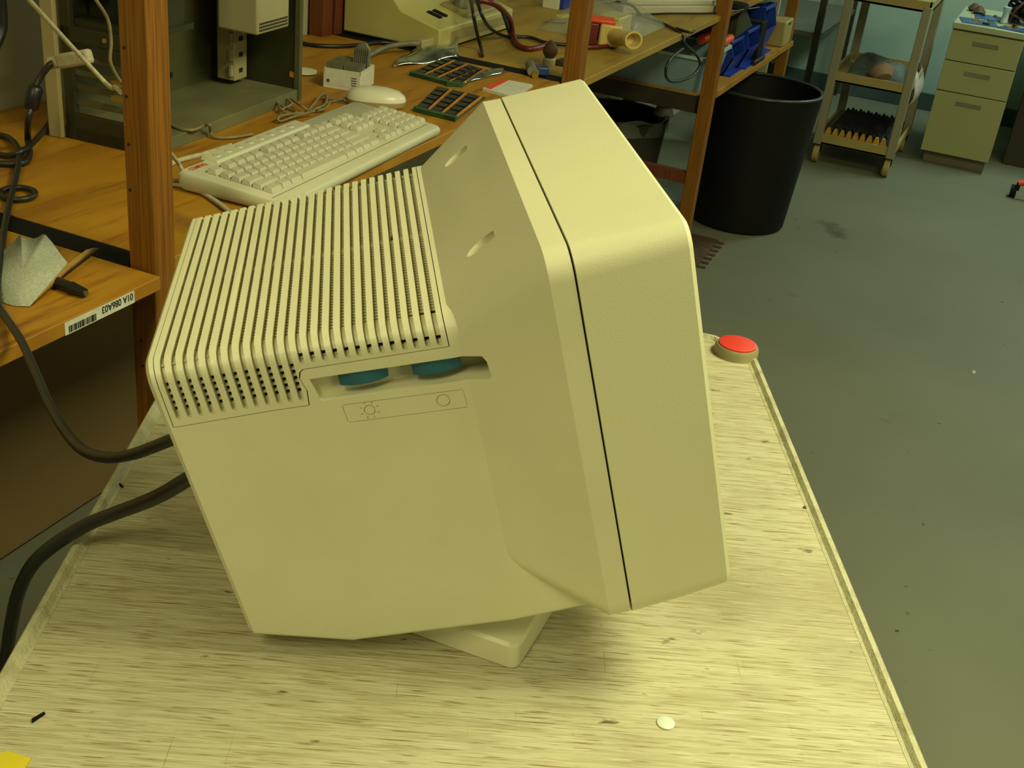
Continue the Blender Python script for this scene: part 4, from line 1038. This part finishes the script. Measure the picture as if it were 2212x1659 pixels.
# ------------------------------------------------------------------ slotted steel shelving by the teal wall
ss = thing('steel_shelving', 'grey slotted steel shelf unit standing behind the black trash can', 'shelving', (6.9, 1.2, 0))
xs, ys = 6.40, 1.015
B(xs, 7.5, ys, 1.60, .488, .512).build('shelf', 'shelfgrey', ss)
for k in range(28):
    x = xs + .04 + k * .038; B(x, x + .016, ys - .002, ys + .001, .496, .504).build('shelf_perforation', 'inner', ss)
def upright(x, y):
    B(x - .03, x, y - .004, y, 0, 1.9).build('upright', 'slot', ss); u = bpy.context
    B(x - .034, x - .03, y - .004, y + .03, 0, 1.9).build('upright_flange', 'slot', ss)
    for k in range(14):
        z = .1 + k * .06; B(x - .020, x - .012, y - .0046, y - .0036, z, z + .012).build('upright_slot', 'rail', ss)
upright(xs, ys); upright(7.49, ys); upright(xs, 1.6); upright(7.49, 1.6)
# pale board leaning between post 4 and shelving
tag(B(5.72, 5.74, 1.12, 1.40, 0, .95, T=None).build('leaning_panel', 'wall', bevel=.002), 'narrow pale panel standing behind the fourth bench post', 'panel')

# ------------------------------------------------------------------ lights
def area(name, loc, size, sy, power, col, rot=(0, 0, 0)):
    l = bpy.data.lights.new(name, 'AREA'); l.shape = 'RECTANGLE'; l.size = size; l.size_y = sy; l.energy = power; l.color = col
    o = bpy.data.objects.new(name, l); COL.objects.link(o); o.location = loc; o.rotation_euler = rot; return o
LAMPS = [((1.35, -.75, 2.70), 1.2, .60, 71, (1, .985, .57), 0), ((-1.0, .40, 2.70), 1.2, .30, 29, (1, .96, .54), 0), ((4.3, -.9, 2.70), 1.2, .30, 24, (.88, .98, .68), 0),  # sticker-bench lamp is unseen fill, added to brighten the monitor's side and flare
         ((6.5, -.6, 2.70), 1.2, .30, 52, (.70, 1, .92), 0), ((-.5, -2.6, 2.70), 1.2, .30, 46, (1, .96, .48), 0)]  # lamp behind the camera is unseen fill, added for the monitor's near side
for i, (loc, sx, sy, pw, col, rz) in enumerate(LAMPS):
    area('tube_and_fill_light', loc, sx, sy, pw, col, (0, 0, R(rz)))
    tag(B(loc[0] - sx / 2 - .03, loc[0] + sx / 2 + .03, loc[1] - sy / 2 - .03, loc[1] + sy / 2 + .03, loc[2] + .012, 2.80).build('ceiling_and_fill_lamp', 'lampm'),
        ['ceiling tube lamp over the cream cart', 'added unseen fill lamp over the sticker bench', 'ceiling tube lamp over the middle of the room', 'ceiling tube lamp near the teal wall', 'added unseen fill lamp farthest behind the camera'][i], 'lamp', 'ceiling lamps')
w = bpy.data.worlds.new('world'); bpy.context.scene.world = w; w.use_nodes = True
bg = w.node_tree.nodes['Background']; bg.inputs[0].default_value = (.9, 1, .62, 1); bg.inputs[1].default_value = .12

sc_ = bpy.context.scene
sc_.view_settings.view_transform = 'Standard'; sc_.view_settings.look = 'None'; sc_.view_settings.gamma = 1
sc_.view_settings.exposure = -0.08; sc_.view_settings.use_curve_mapping = False
